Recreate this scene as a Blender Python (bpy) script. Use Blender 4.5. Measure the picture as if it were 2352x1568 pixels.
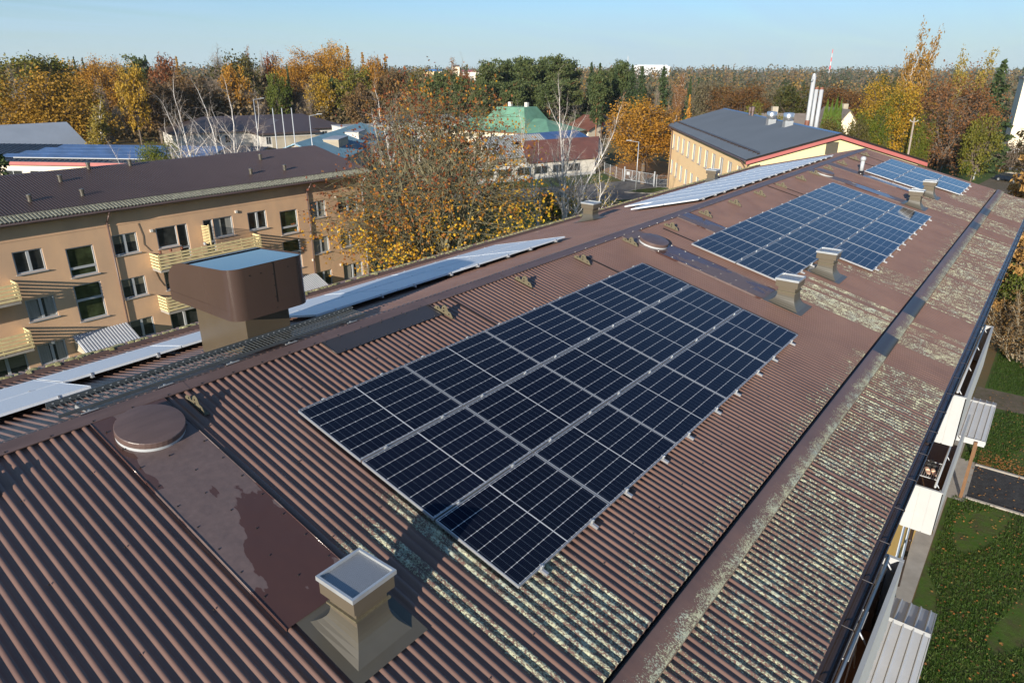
import bpy, math, random
import numpy as np
from mathutils import Vector, Matrix

SC = bpy.context.scene
for o in list(bpy.data.objects): bpy.data.objects.remove(o)
C = SC.collection.objects

# ------------------------------------------------------------------ camera
AL = 0.2442; SA, CA = math.sin(AL), math.cos(AL)
ZR = 13.2                                   # ridge height of the near building
cam = bpy.data.cameras.new('camera'); co = bpy.data.objects.new('camera', cam); C.link(co)
yaw, pitch, roll = 0.6629, 0.3762, 0.0027
co.location = (-4.2672, -7.9169, 16.8062)
f_ = Vector((math.cos(yaw)*math.cos(pitch), math.sin(yaw)*math.cos(pitch), -math.sin(pitch)))
r_ = Vector((math.sin(yaw), -math.cos(yaw), 0)); u_ = r_.cross(f_)
r2 = r_*math.cos(roll)+u_*math.sin(roll); u2 = -r_*math.sin(roll)+u_*math.cos(roll)
co.matrix_world = Matrix(((r2.x,u2.x,-f_.x,co.location.x),(r2.y,u2.y,-f_.y,co.location.y),(r2.z,u2.z,-f_.z,co.location.z),(0,0,0,1)))
cam.sensor_width = 36; cam.lens = 1583.29/2352*36; cam.clip_start = 0.1; cam.clip_end = 9000
SC.camera = co
SC.render.resolution_x, SC.render.resolution_y = 1024, 682

# ------------------------------------------------------------------ light
SUN_AZ, SUN_EL = math.radians(194.0), math.radians(15.0)     # direction towards the sun, from +X counter-clockwise
sd = Vector((math.cos(SUN_AZ)*math.cos(SUN_EL), math.sin(SUN_AZ)*math.cos(SUN_EL), math.sin(SUN_EL)))
sl = bpy.data.lights.new('sun', 'SUN'); so = bpy.data.objects.new('sun', sl); C.link(so)
sl.energy = 5.0; sl.angle = math.radians(0.5); sl.color = (1.0, 0.91, 0.78)
so.rotation_euler = sd.to_track_quat('Z', 'Y').to_euler(); so.location = (-40, -10, 60)
w = bpy.data.worlds.new('World'); SC.world = w; w.use_nodes = True
nt = w.node_tree; nt.nodes.clear()
sky = nt.nodes.new('ShaderNodeTexSky'); sky.sky_type = 'NISHITA'; sky.sun_disc = False
sky.sun_elevation = SUN_EL; sky.sun_rotation = math.pi/2 - SUN_AZ
sky.air_density = 1.0; sky.dust_density = 0.0; sky.ozone_density = 3.0; sky.altitude = 50
bg = nt.nodes.new('ShaderNodeBackground'); bg.inputs[1].default_value = 0.068
wo = nt.nodes.new('ShaderNodeOutputWorld')
# thin cirrus streaks laid over the sky by direction
tc = nt.nodes.new('ShaderNodeTexCoord'); sep = nt.nodes.new('ShaderNodeSeparateXYZ'); nt.links.new(tc.outputs['Generated'], sep.inputs[0])
def wm(op, a, b=None):
    n = nt.nodes.new('ShaderNodeMath'); n.operation = op
    for i, v in enumerate((a, b)):
        if v is None: continue
        if isinstance(v, (int, float)): n.inputs[i].default_value = v
        else: nt.links.new(v, n.inputs[i])
    return n.outputs[0]
zz = wm('MAXIMUM', sep.outputs[2], 0.02); zz = wm('ADD', zz, 0.06)
cx = nt.nodes.new('ShaderNodeCombineXYZ'); nt.links.new(wm('DIVIDE', sep.outputs[0], zz), cx.inputs[0]); nt.links.new(wm('DIVIDE', sep.outputs[1], zz), cx.inputs[1])
mp = nt.nodes.new('ShaderNodeMapping'); mp.inputs['Rotation'].default_value = (0, 0, 0.95); mp.inputs['Scale'].default_value = (0.22, 0.75, 1)
nt.links.new(cx.outputs[0], mp.inputs[0])
nz = nt.nodes.new('ShaderNodeTexNoise'); nz.inputs['Scale'].default_value = 0.8; nz.inputs['Detail'].default_value = 9; nz.inputs['Roughness'].default_value = 0.6
nz.inputs['Distortion'].default_value = 0.6
nt.links.new(mp.outputs[0], nz.inputs['Vector'])
mr = nt.nodes.new('ShaderNodeMapRange'); mr.inputs[1].default_value = 0.40; mr.inputs[2].default_value = 0.72; mr.inputs[3].default_value = 0; mr.inputs[4].default_value = 0.75
nt.links.new(nz.outputs[0], mr.inputs[0])
mxs = nt.nodes.new('ShaderNodeMix'); mxs.data_type = 'RGBA'; nt.links.new(mr.outputs[0], mxs.inputs[0]); nt.links.new(sky.outputs[0], mxs.inputs[6])
mxs.inputs[7].default_value = (5.6, 7.0, 7.7, 1)
tn = nt.nodes.new('ShaderNodeMix'); tn.data_type = 'RGBA'; tn.blend_type = 'MULTIPLY'; tn.inputs[0].default_value = 1; nt.links.new(mxs.outputs[2], tn.inputs[6]); tn.inputs[7].default_value = (0.70, 0.93, 1.22, 1)
hzm = nt.nodes.new('ShaderNodeMapRange'); nt.links.new(sep.outputs[2], hzm.inputs[0]); hzm.inputs[1].default_value = -0.005; hzm.inputs[2].default_value = 0.13; hzm.inputs[3].default_value = 0.85; hzm.inputs[4].default_value = 0.0; hzm.interpolation_type = 'SMOOTHSTEP'
hz = nt.nodes.new('ShaderNodeMix'); hz.data_type = 'RGBA'; nt.links.new(hzm.outputs[0], hz.inputs[0]); nt.links.new(tn.outputs[2], hz.inputs[6]); hz.inputs[7].default_value = (4.5, 5.7, 6.3, 1)
nt.links.new(hz.outputs[2], bg.inputs[0]); nt.links.new(bg.outputs[0], wo.inputs[0])
SC.view_settings.view_transform = 'Standard'; SC.view_settings.look = 'None'; SC.view_settings.gamma = 1; SC.view_settings.exposure = 0.75
SC.render.engine = 'CYCLES'; SC.cycles.max_bounces = 6; SC.cycles.diffuse_bounces = 3; SC.cycles.glossy_bounces = 3; SC.cycles.transparent_max_bounces = 6; SC.cycles.use_denoising = True

# ------------------------------------------------------------------ helpers
ORG = {}
def setp(o, label=None, cat=None, group=None, kind=None):
    if label: o['label'] = label
    if cat: o['category'] = cat
    if group: o['group'] = group
    if kind: o['kind'] = kind
    return o
def thing(name, loc, label, cat, group=None):
    o = bpy.data.objects.new(name, None); o.empty_display_size = 0.2; C.link(o); o.location = loc; ORG[o.name] = Vector(loc)
    return setp(o, label, cat, group)
def org(p): return ORG.get(p.name, Vector((0, 0, 0))) if p else Vector((0, 0, 0))
def link_mesh(name, me, mats, parent=None):
    o = bpy.data.objects.new(name, me); C.link(o)
    for m in (mats if isinstance(mats, (list, tuple)) else [mats]): me.materials.append(m)
    if parent: o.parent = parent
    ORG[o.name] = org(parent)
    return o
class MB:
    """collects faces (world coordinates), optionally through a transform, and links them as one mesh object"""
    def __init__(s, xf=None): s.v = []; s.f = []; s.mi = []; s.xf = xf; s.m = 0
    def pts(s, P, F):
        b = len(s.v)
        for p in P: s.v.append(tuple(s.xf(p)) if s.xf else tuple(p))
        for q in F: s.f.append([b+i for i in q]); s.mi.append(s.m)
    def box(s, x0, x1, y0, y1, z0, z1):
        P = [(x0,y0,z0),(x1,y0,z0),(x1,y1,z0),(x0,y1,z0),(x0,y0,z1),(x1,y0,z1),(x1,y1,z1),(x0,y1,z1)]
        s.pts(P, [(0,3,2,1),(4,5,6,7),(0,1,5,4),(1,2,6,5),(2,3,7,6),(3,0,4,7)])
    def quad(s, *P): s.pts(P, [tuple(range(len(P)))])
    def prism(s, poly, dvec):
        n = len(poly); d = Vector(dvec); Q = [tuple(Vector(p)+d) for p in poly]
        s.pts(list(poly)+Q, [tuple(range(n))[::-1], tuple(range(n, 2*n))]+[(i, (i+1)%n, n+(i+1)%n, n+i) for i in range(n)])
    def loft(s, rings, cap0=True, cap1=True):
        n = len(rings[0]); P = [p for r in rings for p in r]; F = []
        for k in range(len(rings)-1):
            for i in range(n): F.append((k*n+i, k*n+(i+1)%n, (k+1)*n+(i+1)%n, (k+1)*n+i))
        if cap0: F.append(tuple(range(n))[::-1])
        if cap1: F.append(tuple((len(rings)-1)*n+i for i in range(n)))
        s.pts(P, F)
    def tube(s, a, b, r0, r1=None, n=8, cap=True):
        a, b = Vector(a), Vector(b); r1 = r0 if r1 is None else r1; d = (b-a).normalized()
        u = d.orthogonal().normalized(); v = d.cross(u)
        R = lambda c, r: [tuple(c+u*(r*math.cos(2*math.pi*i/n))+v*(r*math.sin(2*math.pi*i/n))) for i in range(n)]
        s.loft([R(a, r0), R(b, r1)], cap, cap)
    def path(s, P, r, n=6):
        for a, b in zip(P[:-1], P[1:]): s.tube(a, b, r, r, n)
    def lathe(s, c, prof, n=24, cap0=True, cap1=True):
        s.loft([[(c[0]+r*math.cos(2*math.pi*i/n), c[1]+r*math.sin(2*math.pi*i/n), c[2]+z) for i in range(n)] for r, z in prof], cap0, cap1)
    def build(s, name, mats, parent=None, smooth=False, bevel=0, local=False):
        o0 = Vector((0,0,0)) if local else org(parent)
        me = bpy.data.meshes.new(name); me.from_pydata([tuple(Vector(p)-o0) for p in s.v], [], s.f); me.update()
        o = link_mesh(name, me, mats, parent)
        for p, i in zip(me.polygons, s.mi): p.material_index = i
        if smooth:
            for p in me.polygons: p.use_smooth = True
        if bevel:
            b = o.modifiers.new('bevel', 'BEVEL'); b.width = bevel; b.segments = 2; b.limit_method = 'ANGLE'
        return o
def np_mesh(name, V, F, mat_idx=None, attrs=None, smooth=False):
    me = bpy.data.meshes.new(name); V = np.asarray(V, np.float32); F = np.asarray(F, np.int32)
    me.vertices.add(len(V)); me.vertices.foreach_set('co', V.ravel())
    k = F.shape[1]; me.loops.add(F.size); me.loops.foreach_set('vertex_index', F.ravel()); me.polygons.add(len(F))
    me.polygons.foreach_set('loop_start', np.arange(0, F.size, k, dtype=np.int32)); me.polygons.foreach_set('loop_total', np.full(len(F), k, np.int32))
    if mat_idx is not None: me.polygons.foreach_set('material_index', np.asarray(mat_idx, np.int32))
    if smooth: me.polygons.foreach_set('use_smooth', np.ones(len(F), bool))
    me.update(calc_edges=True)
    for n, (dom, arr) in (attrs or {}).items():
        a = me.attributes.new(n, 'FLOAT', dom); a.data.foreach_set('value', np.asarray(arr, np.float32))
    me.validate(); return me
def copy_tree(o, parent=None):
    c = o.copy(); C.link(c); c.parent = parent
    for ch in list(o.children): copy_tree(ch, c)
    return c
def RP(X, s, h=0.0):
    """point on the near roof: s < 0 down the right slope, s > 0 down the left one, h above the sheet"""
    sg = -1 if s < 0 else 1; a = abs(s)
    return (X, sg*(a*CA+h*SA), ZR-a*SA+h*CA)

# ------------------------------------------------------------------ materials
def mat(name): 
    m = bpy.data.materials.new(name); m.use_nodes = True; t = m.node_tree
    return m, t, t.nodes['Principled BSDF']
def N(t, typ, **kw):
    n = t.nodes.new(typ)
    for k, v in kw.items(): setattr(n, k, v)
    return n
def L(t, a, b): t.links.new(a, b)
def mth(t, op, a, b=None, clamp=False):
    n = N(t, 'ShaderNodeMath', operation=op); n.use_clamp = clamp
    for i, v in enumerate((a, b)):
        if v is None: continue
        if isinstance(v, (int, float)): n.inputs[i].default_value = v
        else: L(t, v, n.inputs[i])
    return n.outputs[0]
def mixc(t, fac, a, b):
    n = N(t, 'ShaderNodeMix', data_type='RGBA')
    if isinstance(fac, (int, float)): n.inputs[0].default_value = fac
    else: L(t, fac, n.inputs[0])
    for i, v in ((6, a), (7, b)):
        if isinstance(v, (tuple, list)): n.inputs[i].default_value = (*v[:3], 1)
        else: L(t, v, n.inputs[i])
    return n.outputs[2]
def noise(t, scale, detail=4, rough=0.55, vec=None, sc=None, coord='Object'):
    n = N(t, 'ShaderNodeTexNoise'); n.inputs['Scale'].default_value = scale; n.inputs['Detail'].default_value = detail; n.inputs['Roughness'].default_value = rough
    if vec is None:
        vec = N(t, 'ShaderNodeTexCoord').outputs[coord]
    if sc:
        mpn = N(t, 'ShaderNodeMapping'); mpn.inputs['Scale'].default_value = sc; L(t, vec, mpn.inputs[0]); vec = mpn.outputs[0]
    L(t, vec, n.inputs['Vector']); return n.outputs[0]
def ramp(t, fac, lo, hi):
    n = N(t, 'ShaderNodeMapRange'); n.inputs[1].default_value = lo; n.inputs[2].default_value = hi; L(t, fac, n.inputs[0]); return n.outputs[0]
def attr(t, name): return N(t, 'ShaderNodeAttribute', attribute_name=name).outputs['Fac']
def bump(t, b, h, strength=0.3, dist=0.01):
    n = N(t, 'ShaderNodeBump'); n.inputs['Strength'].default_value = strength; n.inputs['Distance'].default_value = dist; L(t, h, n.inputs['Height']); L(t, n.outputs[0], b.inputs['Normal'])
def simple(name, col, rough=0.5, metal=0.0, var=0.25, scale=3.0, bmp=0.0, col2=None, coord='Object', sc=None, spec=0.5):
    m, t, b = mat(name)
    n1 = noise(t, scale, 6, 0.6, coord=coord, sc=sc); c2 = col2 or tuple(c*(1-var) for c in col)
    L(t, mixc(t, ramp(t, n1, 0.3, 0.7), c2, col), b.inputs['Base Color'])
    b.inputs['Roughness'].default_value = rough; b.inputs['Metallic'].default_value = metal; b.inputs['Specular IOR Level'].default_value = spec
    if bmp: bump(t, b, noise(t, scale*12, 4), bmp, 0.01)
    return m
def leaf_mat(name, cols, objvar=0.35, trans=0.3):
    """leaves: three colours by a per-leaf random number, shifted a little from tree to tree"""
    m, t, b = mat(name); r = attr(t, 'rnd'); oi = N(t, 'ShaderNodeObjectInfo').outputs['Random']
    v = mth(t, 'ADD', r, mth(t, 'MULTIPLY', mth(t, 'SUBTRACT', oi, 0.5), objvar), True)
    cr = N(t, 'ShaderNodeValToRGB'); e = cr.color_ramp.elements
    while len(e) < len(cols): e.new(0.5)
    for i, c in enumerate(cols): e[i].position = i/(len(cols)-1); e[i].color = (*c, 1)
    L(t, v, cr.inputs[0]); L(t, cr.outputs[0], b.inputs['Base Color']); b.inputs['Roughness'].default_value = 0.6; b.inputs['Specular IOR Level'].default_value = 0.25
    tr = N(t, 'ShaderNodeBsdfTranslucent'); L(t, cr.outputs[0], tr.inputs[0]); mx = N(t, 'ShaderNodeMixShader'); mx.inputs[0].default_value = trans
    L(t, b.outputs[0], mx.inputs[1]); L(t, tr.outputs[0], mx.inputs[2]); L(t, mx.outputs[0], t.nodes['Material Output'].inputs[0])
    return m
M = {}
def roof_mat():
    m, t, b = mat('painted brown roof steel'); obj = N(t, 'ShaderNodeTexCoord').outputs['Object']
    li = attr(t, 'lichen'); big = noise(t, 1.3, 5, 0.6, obj); fine = noise(t, 9, 6, 0.65, obj); streak = noise(t, 5, 5, 0.6, obj, (4.0, 0.25, 0.25))
    base = mixc(t, ramp(t, big, 0.3, 0.7), (0.170, 0.102, 0.080), (0.125, 0.074, 0.060))
    base = mixc(t, mth(t, 'MULTIPLY', ramp(t, streak, 0.45, 0.75), 0.5), base, (0.19, 0.105, 0.075))
    base = mixc(t, mth(t, 'MULTIPLY', ramp(t, fine, 0.55, 0.8), 0.35), base, (0.10, 0.055, 0.045))
    # crusts of lichen: threshold of a fine noise by the painted cover
    n1 = noise(t, 62, 6, 0.75, obj, (1.0, 0.6, 1.0)); n2 = noise(t, 6.5, 3, 0.6, obj)
    cov = mth(t, 'ADD', n1, mth(t, 'MULTIPLY', mth(t, 'SUBTRACT', n2, 0.5), 0.35))
    thr = mth(t, 'SUBTRACT', 0.80, mth(t, 'MULTIPLY', li, 0.37))
    lm = N(t, 'ShaderNodeMapRange'); L(t, mth(t, 'SUBTRACT', cov, thr), lm.inputs[0]); lm.inputs[1].default_value = 0.0; lm.inputs[2].default_value = 0.05
    lm = lm.outputs[0]
    lc = mixc(t, ramp(t, noise(t, 60, 3, 0.6, obj), 0.35, 0.65), (0.32, 0.33, 0.22), (0.58, 0.56, 0.38))
    lc = mixc(t, ramp(t, noise(t, 3, 3, 0.6, obj), 0.45, 0.7), lc, (0.36, 0.40, 0.33))
    L(t, mixc(t, lm, base, lc), b.inputs['Base Color'])
    rg = mth(t, 'ADD', mth(t, 'MULTIPLY', lm, 0.45), 0.42, True); L(t, rg, b.inputs['Roughness']); b.inputs['Specular IOR Level'].default_value = 0.4
    bump(t, b, mth(t, 'ADD', mth(t, 'MULTIPLY', lm, n1), mth(t, 'MULTIPLY', fine, 0.06)), 0.9, 0.012)
    return m
M['roof'] = roof_mat()
def sheet_mat():
    m, t, b = mat('flat brown sheet with wet patches'); obj = N(t, 'ShaderNodeTexCoord').outputs['Object']
    wn = noise(t, 1.1, 7, 0.5, obj, (1.3, 0.5, 1)); wet = ramp(t, wn, 0.515, 0.522); fine = noise(t, 14, 6, 0.7, obj)
    dry = mixc(t, ramp(t, fine, 0.3, 0.75), (0.100, 0.070, 0.064), (0.145, 0.100, 0.090))
    L(t, mixc(t, wet, dry, (0.070, 0.036, 0.030)), b.inputs['Base Color'])
    L(t, mth(t, 'SUBTRACT', 0.52, mth(t, 'MULTIPLY', wet, 0.36)), b.inputs['Roughness'])
    bump(t, b, noise(t, 2.2, 2, 0.5, obj), 0.35, 0.03); return m
M['sheet'] = sheet_mat()
def dew_mat():
    m, t, b = mat('solar glass under hoar frost'); obj = N(t, 'ShaderNodeTexCoord').outputs['Object']
    L(t, mixc(t, ramp(t, noise(t, 55, 4, 0.7, obj), 0.3, 0.7), (0.50, 0.53, 0.57), (0.66, 0.69, 0.72)), b.inputs['Base Color']); b.inputs['Roughness'].default_value = 0.45
    return m
M['frost'] = dew_mat()
def cell_mat():
    m, t, b = mat('solar cells under glass'); tcn = N(t, 'ShaderNodeTexCoord').outputs['Object']; sp = N(t, 'ShaderNodeSeparateXYZ'); L(t, tcn, sp.inputs[0])
    def lines(x, period, off, width):
        a = mth(t, 'DIVIDE', mth(t, 'SUBTRACT', x, off), period); fr = mth(t, 'FRACT', a); d = mth(t, 'ABSOLUTE', mth(t, 'SUBTRACT', fr, 0.5))
        return mth(t, 'GREATER_THAN', d, 0.5-width/period/2)
    X, Y = sp.outputs[0], sp.outputs[1]
    ly = lines(Y, 0.1822, 0.0203, 0.0045)                       # six columns of cells, gaps along the ridge
    lx = lines(X, 0.0915, 0.861, 0.0030)                       # half cells
    lb = lines(Y, 0.01822, 0.0203+0.009, 0.0012)
    mid = mth(t, 'LESS_THAN', mth(t, 'ABSOLUTE', mth(t, 'SUBTRACT', X, 0.861)), 0.008)
    chip = mth(t, 'MULTIPLY', lines(X, 0.0915, 0.861, 0.013), lines(Y, 0.1822, 0.0203, 0.013))
    br = N(t, 'ShaderNodeTexNoise'); br.inputs['Scale'].default_value = 1.5; L(t, tcn, br.inputs['Vector'])
    oi = N(t, 'ShaderNodeObjectInfo').outputs['Random']
    c = mixc(t, oi, (0.0030, 0.0042, 0.0095), (0.0042, 0.0064, 0.0145))
    c = mixc(t, mth(t, 'MULTIPLY', lb, 0.5), c, (0.06, 0.065, 0.08))
    c = mixc(t, mth(t, 'MULTIPLY', lx, 0.75), c, (0.10, 0.125, 0.165))
    c = mixc(t, mth(t, 'MAXIMUM', ly, mth(t, 'MAXIMUM', mid, chip)), c, (0.50, 0.50, 0.50))
    L(t, c, b.inputs['Base Color']); b.inputs['Roughness'].default_value = 0.10; b.inputs['IOR'].default_value = 1.4; b.inputs['Specular IOR Level'].default_value = 0.26; b.inputs['Specular Tint'].default_value = (0.30, 0.62, 1.0, 1)
    return m
M['cells'] = cell_mat()
M['alu'] = simple('anodised aluminium', (0.45, 0.46, 0.48), 0.38, 0.6, 0.1, 8)
M['ridge'] = simple('brown ridge flashing', (0.125, 0.082, 0.072), 0.42, 0, 0.3, 2.5, 0.1, sc=(0.6, 3, 3))
M['hood'] = simple('dark brown hood steel', (0.058, 0.037, 0.030), 0.26, 0, 0.1, 1.2)
M['stem'] = simple('olive brown duct steel', (0.085, 0.066, 0.044), 0.26, 0, 0.12, 1.5)
M['hoodtop'] = simple('glossy hood lid', (0.20, 0.21, 0.22), 0.10, 0.9, 0.05, 2)
M['taupe'] = simple('taupe vent steel', (0.110, 0.090, 0.064), 0.34, 0, 0.1, 2)
M['skirt'] = simple('olive vent skirt with reflections in colour', (0.085, 0.076, 0.058), 0.36, 0, 0.15, 2)  # darker than the vent taupe: reflections on the curved skirt put into the colour
def mesh_mat():
    m, t, b = mat('galvanised insect mesh'); tcn = N(t, 'ShaderNodeTexCoord').outputs['Object']; sp = N(t, 'ShaderNodeSeparateXYZ'); L(t, tcn, sp.inputs[0])
    g = lambda x: mth(t, 'GREATER_THAN', mth(t, 'FRACT', mth(t, 'MULTIPLY', x, 95.0)), 0.74)
    L(t, mixc(t, mth(t, 'MAXIMUM', g(sp.outputs[0]), g(sp.outputs[1])), (0.022, 0.026, 0.032), (0.40, 0.42, 0.45)), b.inputs['Base Color']); b.inputs['Roughness'].default_value = 0.4; b.inputs['Metallic'].default_value = 0.2
    return m
M['mesh'] = mesh_mat()
M['galv'] = simple('galvanised steel', (0.50, 0.52, 0.53), 0.35, 0.5, 0.2, 6)
M['chrome'] = simple('polished steel vent head', (0.70, 0.71, 0.72), 0.28, 0.9, 0.05, 3)
M['walk'] = simple('dark grey walkway steel', (0.085, 0.095, 0.10), 0.4, 0.3, 0.2, 6)
M['bracket'] = simple('olive bracket with lichen', (0.125, 0.105, 0.062), 0.7, 0, 0.4, 30)
M['dark'] = simple('black plastic gutter', (0.022, 0.018, 0.017), 0.25, 0, 0.2, 3)
M['gutter'] = simple('dark brown gutter', (0.040, 0.027, 0.022), 0.25, 0, 0.2, 3)
M['darkplate'] = simple('dark grey patch sheet', (0.040, 0.033, 0.030), 0.38, 0, 0.2, 2)
M['white'] = simple('white painted steel', (0.40, 0.415, 0.425), 0.38, 0, 0.1, 2)
M['whitecream'] = simple('white render', (0.60, 0.57, 0.51), 0.85, 0, 0.16, 0.7, 0.1)
M['greysheet'] = simple('light grey canopy sheet', (0.42, 0.44, 0.47), 0.4, 0, 0.12, 1.5)
M['wood'] = simple('larch boards', (0.50, 0.24, 0.075), 0.6, 0, 0.4, 3, 0.2, sc=(1, 1, 6))
M['deck'] = simple('brown deck boards', (0.17, 0.085, 0.035), 0.6, 0, 0.4, 4, 0.2, sc=(1, 8, 1))
M['ochre'] = simple('ochre render', (0.66, 0.40, 0.10), 0.8, 0, 0.15, 1.0)
M['bluegrey'] = simple('blue grey render', (0.32, 0.38, 0.47), 0.8, 0, 0.1, 1.0)
M['concrete'] = simple('concrete', (0.34, 0.31, 0.27), 0.85, 0, 0.3, 1.5, 0.15)
M['slat'] = simple('pale yellow balcony boards', (0.72, 0.58, 0.30), 0.6, 0, 0.25, 4)
M['tan'] = simple('tan render with damp stains', (0.64, 0.405, 0.235), 0.9, 0, 0.32, 0.5, 0.12, col2=(0.48, 0.315, 0.20), sc=(1, 1, 0.6))
M['darkroof'] = simple('dark brown ribbed roof', (0.070, 0.046, 0.040), 0.4, 0, 0.15, 0.6)
M['mossroof'] = simple('lichen grey eave sheet', (0.27, 0.27, 0.20), 0.85, 0, 0.5, 5, 0.3, col2=(0.10, 0.09, 0.07))
M['moss'] = simple('green moss', (0.16, 0.15, 0.045), 0.95, 0, 0.6, 9, 0.8, col2=(0.30, 0.28, 0.16))
M['lichenmat'] = simple('pale lichen cake', (0.50, 0.48, 0.34), 0.95, 0, 0.4, 22, 0.9, col2=(0.27, 0.24, 0.13))
M['curtain'] = simple('net curtain', (0.34, 0.33, 0.29), 0.9, 0, 0.5, 3, sc=(14, 1, 0.3))
def glass_mat(name, c, r=0.06):
    m, t, b = mat(name); L(t, mixc(t, ramp(t, noise(t, 2.2, 3, 0.6), 0.35, 0.7), c, tuple(x*2.4 for x in c)), b.inputs['Base Color']); b.inputs['Roughness'].default_value = r; b.inputs['Specular IOR Level'].default_value = 0.6; return m
M['glass'] = glass_mat('dark window glass', (0.018, 0.020, 0.020)); M['glassg'] = glass_mat('green tinted stair glass', (0.020, 0.026, 0.012)); M['blind'] = simple('blind behind glass', (0.17, 0.16, 0.12), 0.15, 0, 0.3, 2, sc=(1, 1, 5))
M['yellow'] = simple('yellow render', (0.86, 0.60, 0.32), 0.9, 0, 0.08, 0.3)
M['yellow2'] = simple('pale yellow gable render', (0.66, 0.55, 0.30), 0.9, 0, 0.06, 0.3)
M['bluesteel'] = simple('dark blue grey standing seam', (0.075, 0.092, 0.118), 0.30, 0.35, 0.15, 0.2)
M['bluetrim'] = simple('blue ridge trim', (0.06, 0.19, 0.42), 0.4, 0, 0.1, 1)
M['redtrim'] = simple('red fascia', (0.36, 0.105, 0.095), 0.5, 0, 0.15, 0.5)
M['cream'] = simple('cream render', (0.76, 0.66, 0.49), 0.9, 0, 0.12, 0.4)
M['greyfibre'] = simple('grey fibre cement roof', (0.27, 0.30, 0.34), 0.7, 0, 0.15, 0.3)
M['brownhip'] = simple('dark brown steel tiles', (0.060, 0.043, 0.042), 0.42, 0, 0.15, 0.4)
M['bluetin'] = simple('faded blue tin', (0.13, 0.24, 0.32), 0.38, 0.2, 0.25, 0.5, sc=(1, 1, 1))
M['greentin'] = simple('green copper tin', (0.14, 0.30, 0.20), 0.6, 0, 0.35, 0.5)
M['rusttin'] = simple('rusty red tin', (0.20, 0.075, 0.045), 0.6, 0, 0.35, 0.5)
M['stainwall'] = simple('stained grey wall', (0.42, 0.37, 0.28), 0.9, 0, 0.35, 0.5)
M['bluecell'] = simple('frosty blue panels', (0.075, 0.14, 0.30), 0.3, 0.2, 0.45, 0.35, sc=(3, 1, 1))
M['oldtile'] = simple('old grey tile roof', (0.17, 0.14, 0.12), 0.85, 0, 0.3, 1.0, 0.2)
M['redletter'] = simple('red letter paint', (0.60, 0.03, 0.03), 0.5, 0, 0.1, 2)
M['steelgrey'] = simple('grey painted pole', (0.42, 0.44, 0.46), 0.4, 0.3, 0.1, 3)
M['oldwood'] = simple('weathered wood', (0.30, 0.25, 0.20), 0.85, 0, 0.3, 4)
M['carpaint'] = simple('dark blue car paint', (0.02, 0.03, 0.05), 0.15, 0.3, 0.1, 2)
M['tyre'] = simple('tyre rubber', (0.02, 0.02, 0.02), 0.8)
M['fern'] = leaf_mat('fern green', [(0.10, 0.22, 0.03), (0.16, 0.34, 0.05), (0.05, 0.12, 0.03)])
M['beige'] = simple('beige slipper felt', (0.60, 0.40, 0.29), 0.8); M['blackfelt'] = simple('black slipper felt', (0.03, 0.03, 0.03), 0.8)
# ground
def ground_mat(name, cols, s1, s2, bm=0.5, rough=0.95):
    m, t, b = mat(name); obj = N(t, 'ShaderNodeTexCoord').outputs['Object']
    c = mixc(t, ramp(t, noise(t, s1, 6, 0.6, obj), 0.38, 0.62), cols[0], cols[1]); c = mixc(t, ramp(t, noise(t, s2, 5, 0.7, obj), 0.42, 0.72), c, cols[2])
    L(t, c, b.inputs['Base Color']); b.inputs['Roughness'].default_value = rough; b.inputs['Specular IOR Level'].default_value = 0.2; bump(t, b, noise(t, s2*3, 5, 0.7, obj), bm, 0.05); return m
M['lawn'] = ground_mat('lawn', ((0.042, 0.088, 0.010), (0.062, 0.100, 0.016), (0.065, 0.052, 0.028)), 0.35, 1.7)
M['field'] = ground_mat('field', ((0.075, 0.090, 0.030), (0.11, 0.085, 0.040), (0.16, 0.085, 0.028)), 0.03, 0.3)
M['asphalt'] = ground_mat('asphalt', ((0.14, 0.135, 0.13), (0.17, 0.16, 0.15), (0.11, 0.105, 0.10)), 0.08, 2.0, 0.2)
M['newasphalt'] = ground_mat('new asphalt', ((0.026, 0.026, 0.028), (0.038, 0.038, 0.040), (0.060, 0.060, 0.062)), 0.5, 3.0, 0.3)
M['litter'] = ground_mat('fallen leaves', ((0.36, 0.13, 0.03), (0.25, 0.10, 0.03), (0.12, 0.08, 0.03)), 0.4, 3.0)
M['dirtpath'] = ground_mat('worn path', ((0.15, 0.115, 0.085), (0.11, 0.085, 0.062), (0.075, 0.07, 0.03)), 0.5, 3.0)
M['bark'] = simple('grey brown bark', (0.15, 0.115, 0.085), 0.9, 0, 0.4, 6, 0.4)
M['barklichen'] = simple('lichened maple bark', (0.19, 0.17, 0.085), 0.9, 0, 0.5, 3, 0.4, col2=(0.13, 0.115, 0.085))
M['barkbirch'] = simple('white birch bark', (0.70, 0.67, 0.62), 0.7, 0, 0.4, 3, 0.2, sc=(1, 1, 4), col2=(0.40, 0.37, 0.34))
M['barkpine'] = simple('orange pine bark', (0.33, 0.15, 0.07), 0.9, 0, 0.4, 4, 0.3)
M['twig'] = leaf_mat('bare twigs', [(0.20, 0.155, 0.115), (0.27, 0.215, 0.16), (0.15, 0.12, 0.09)], 0.5, 0.0)
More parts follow.
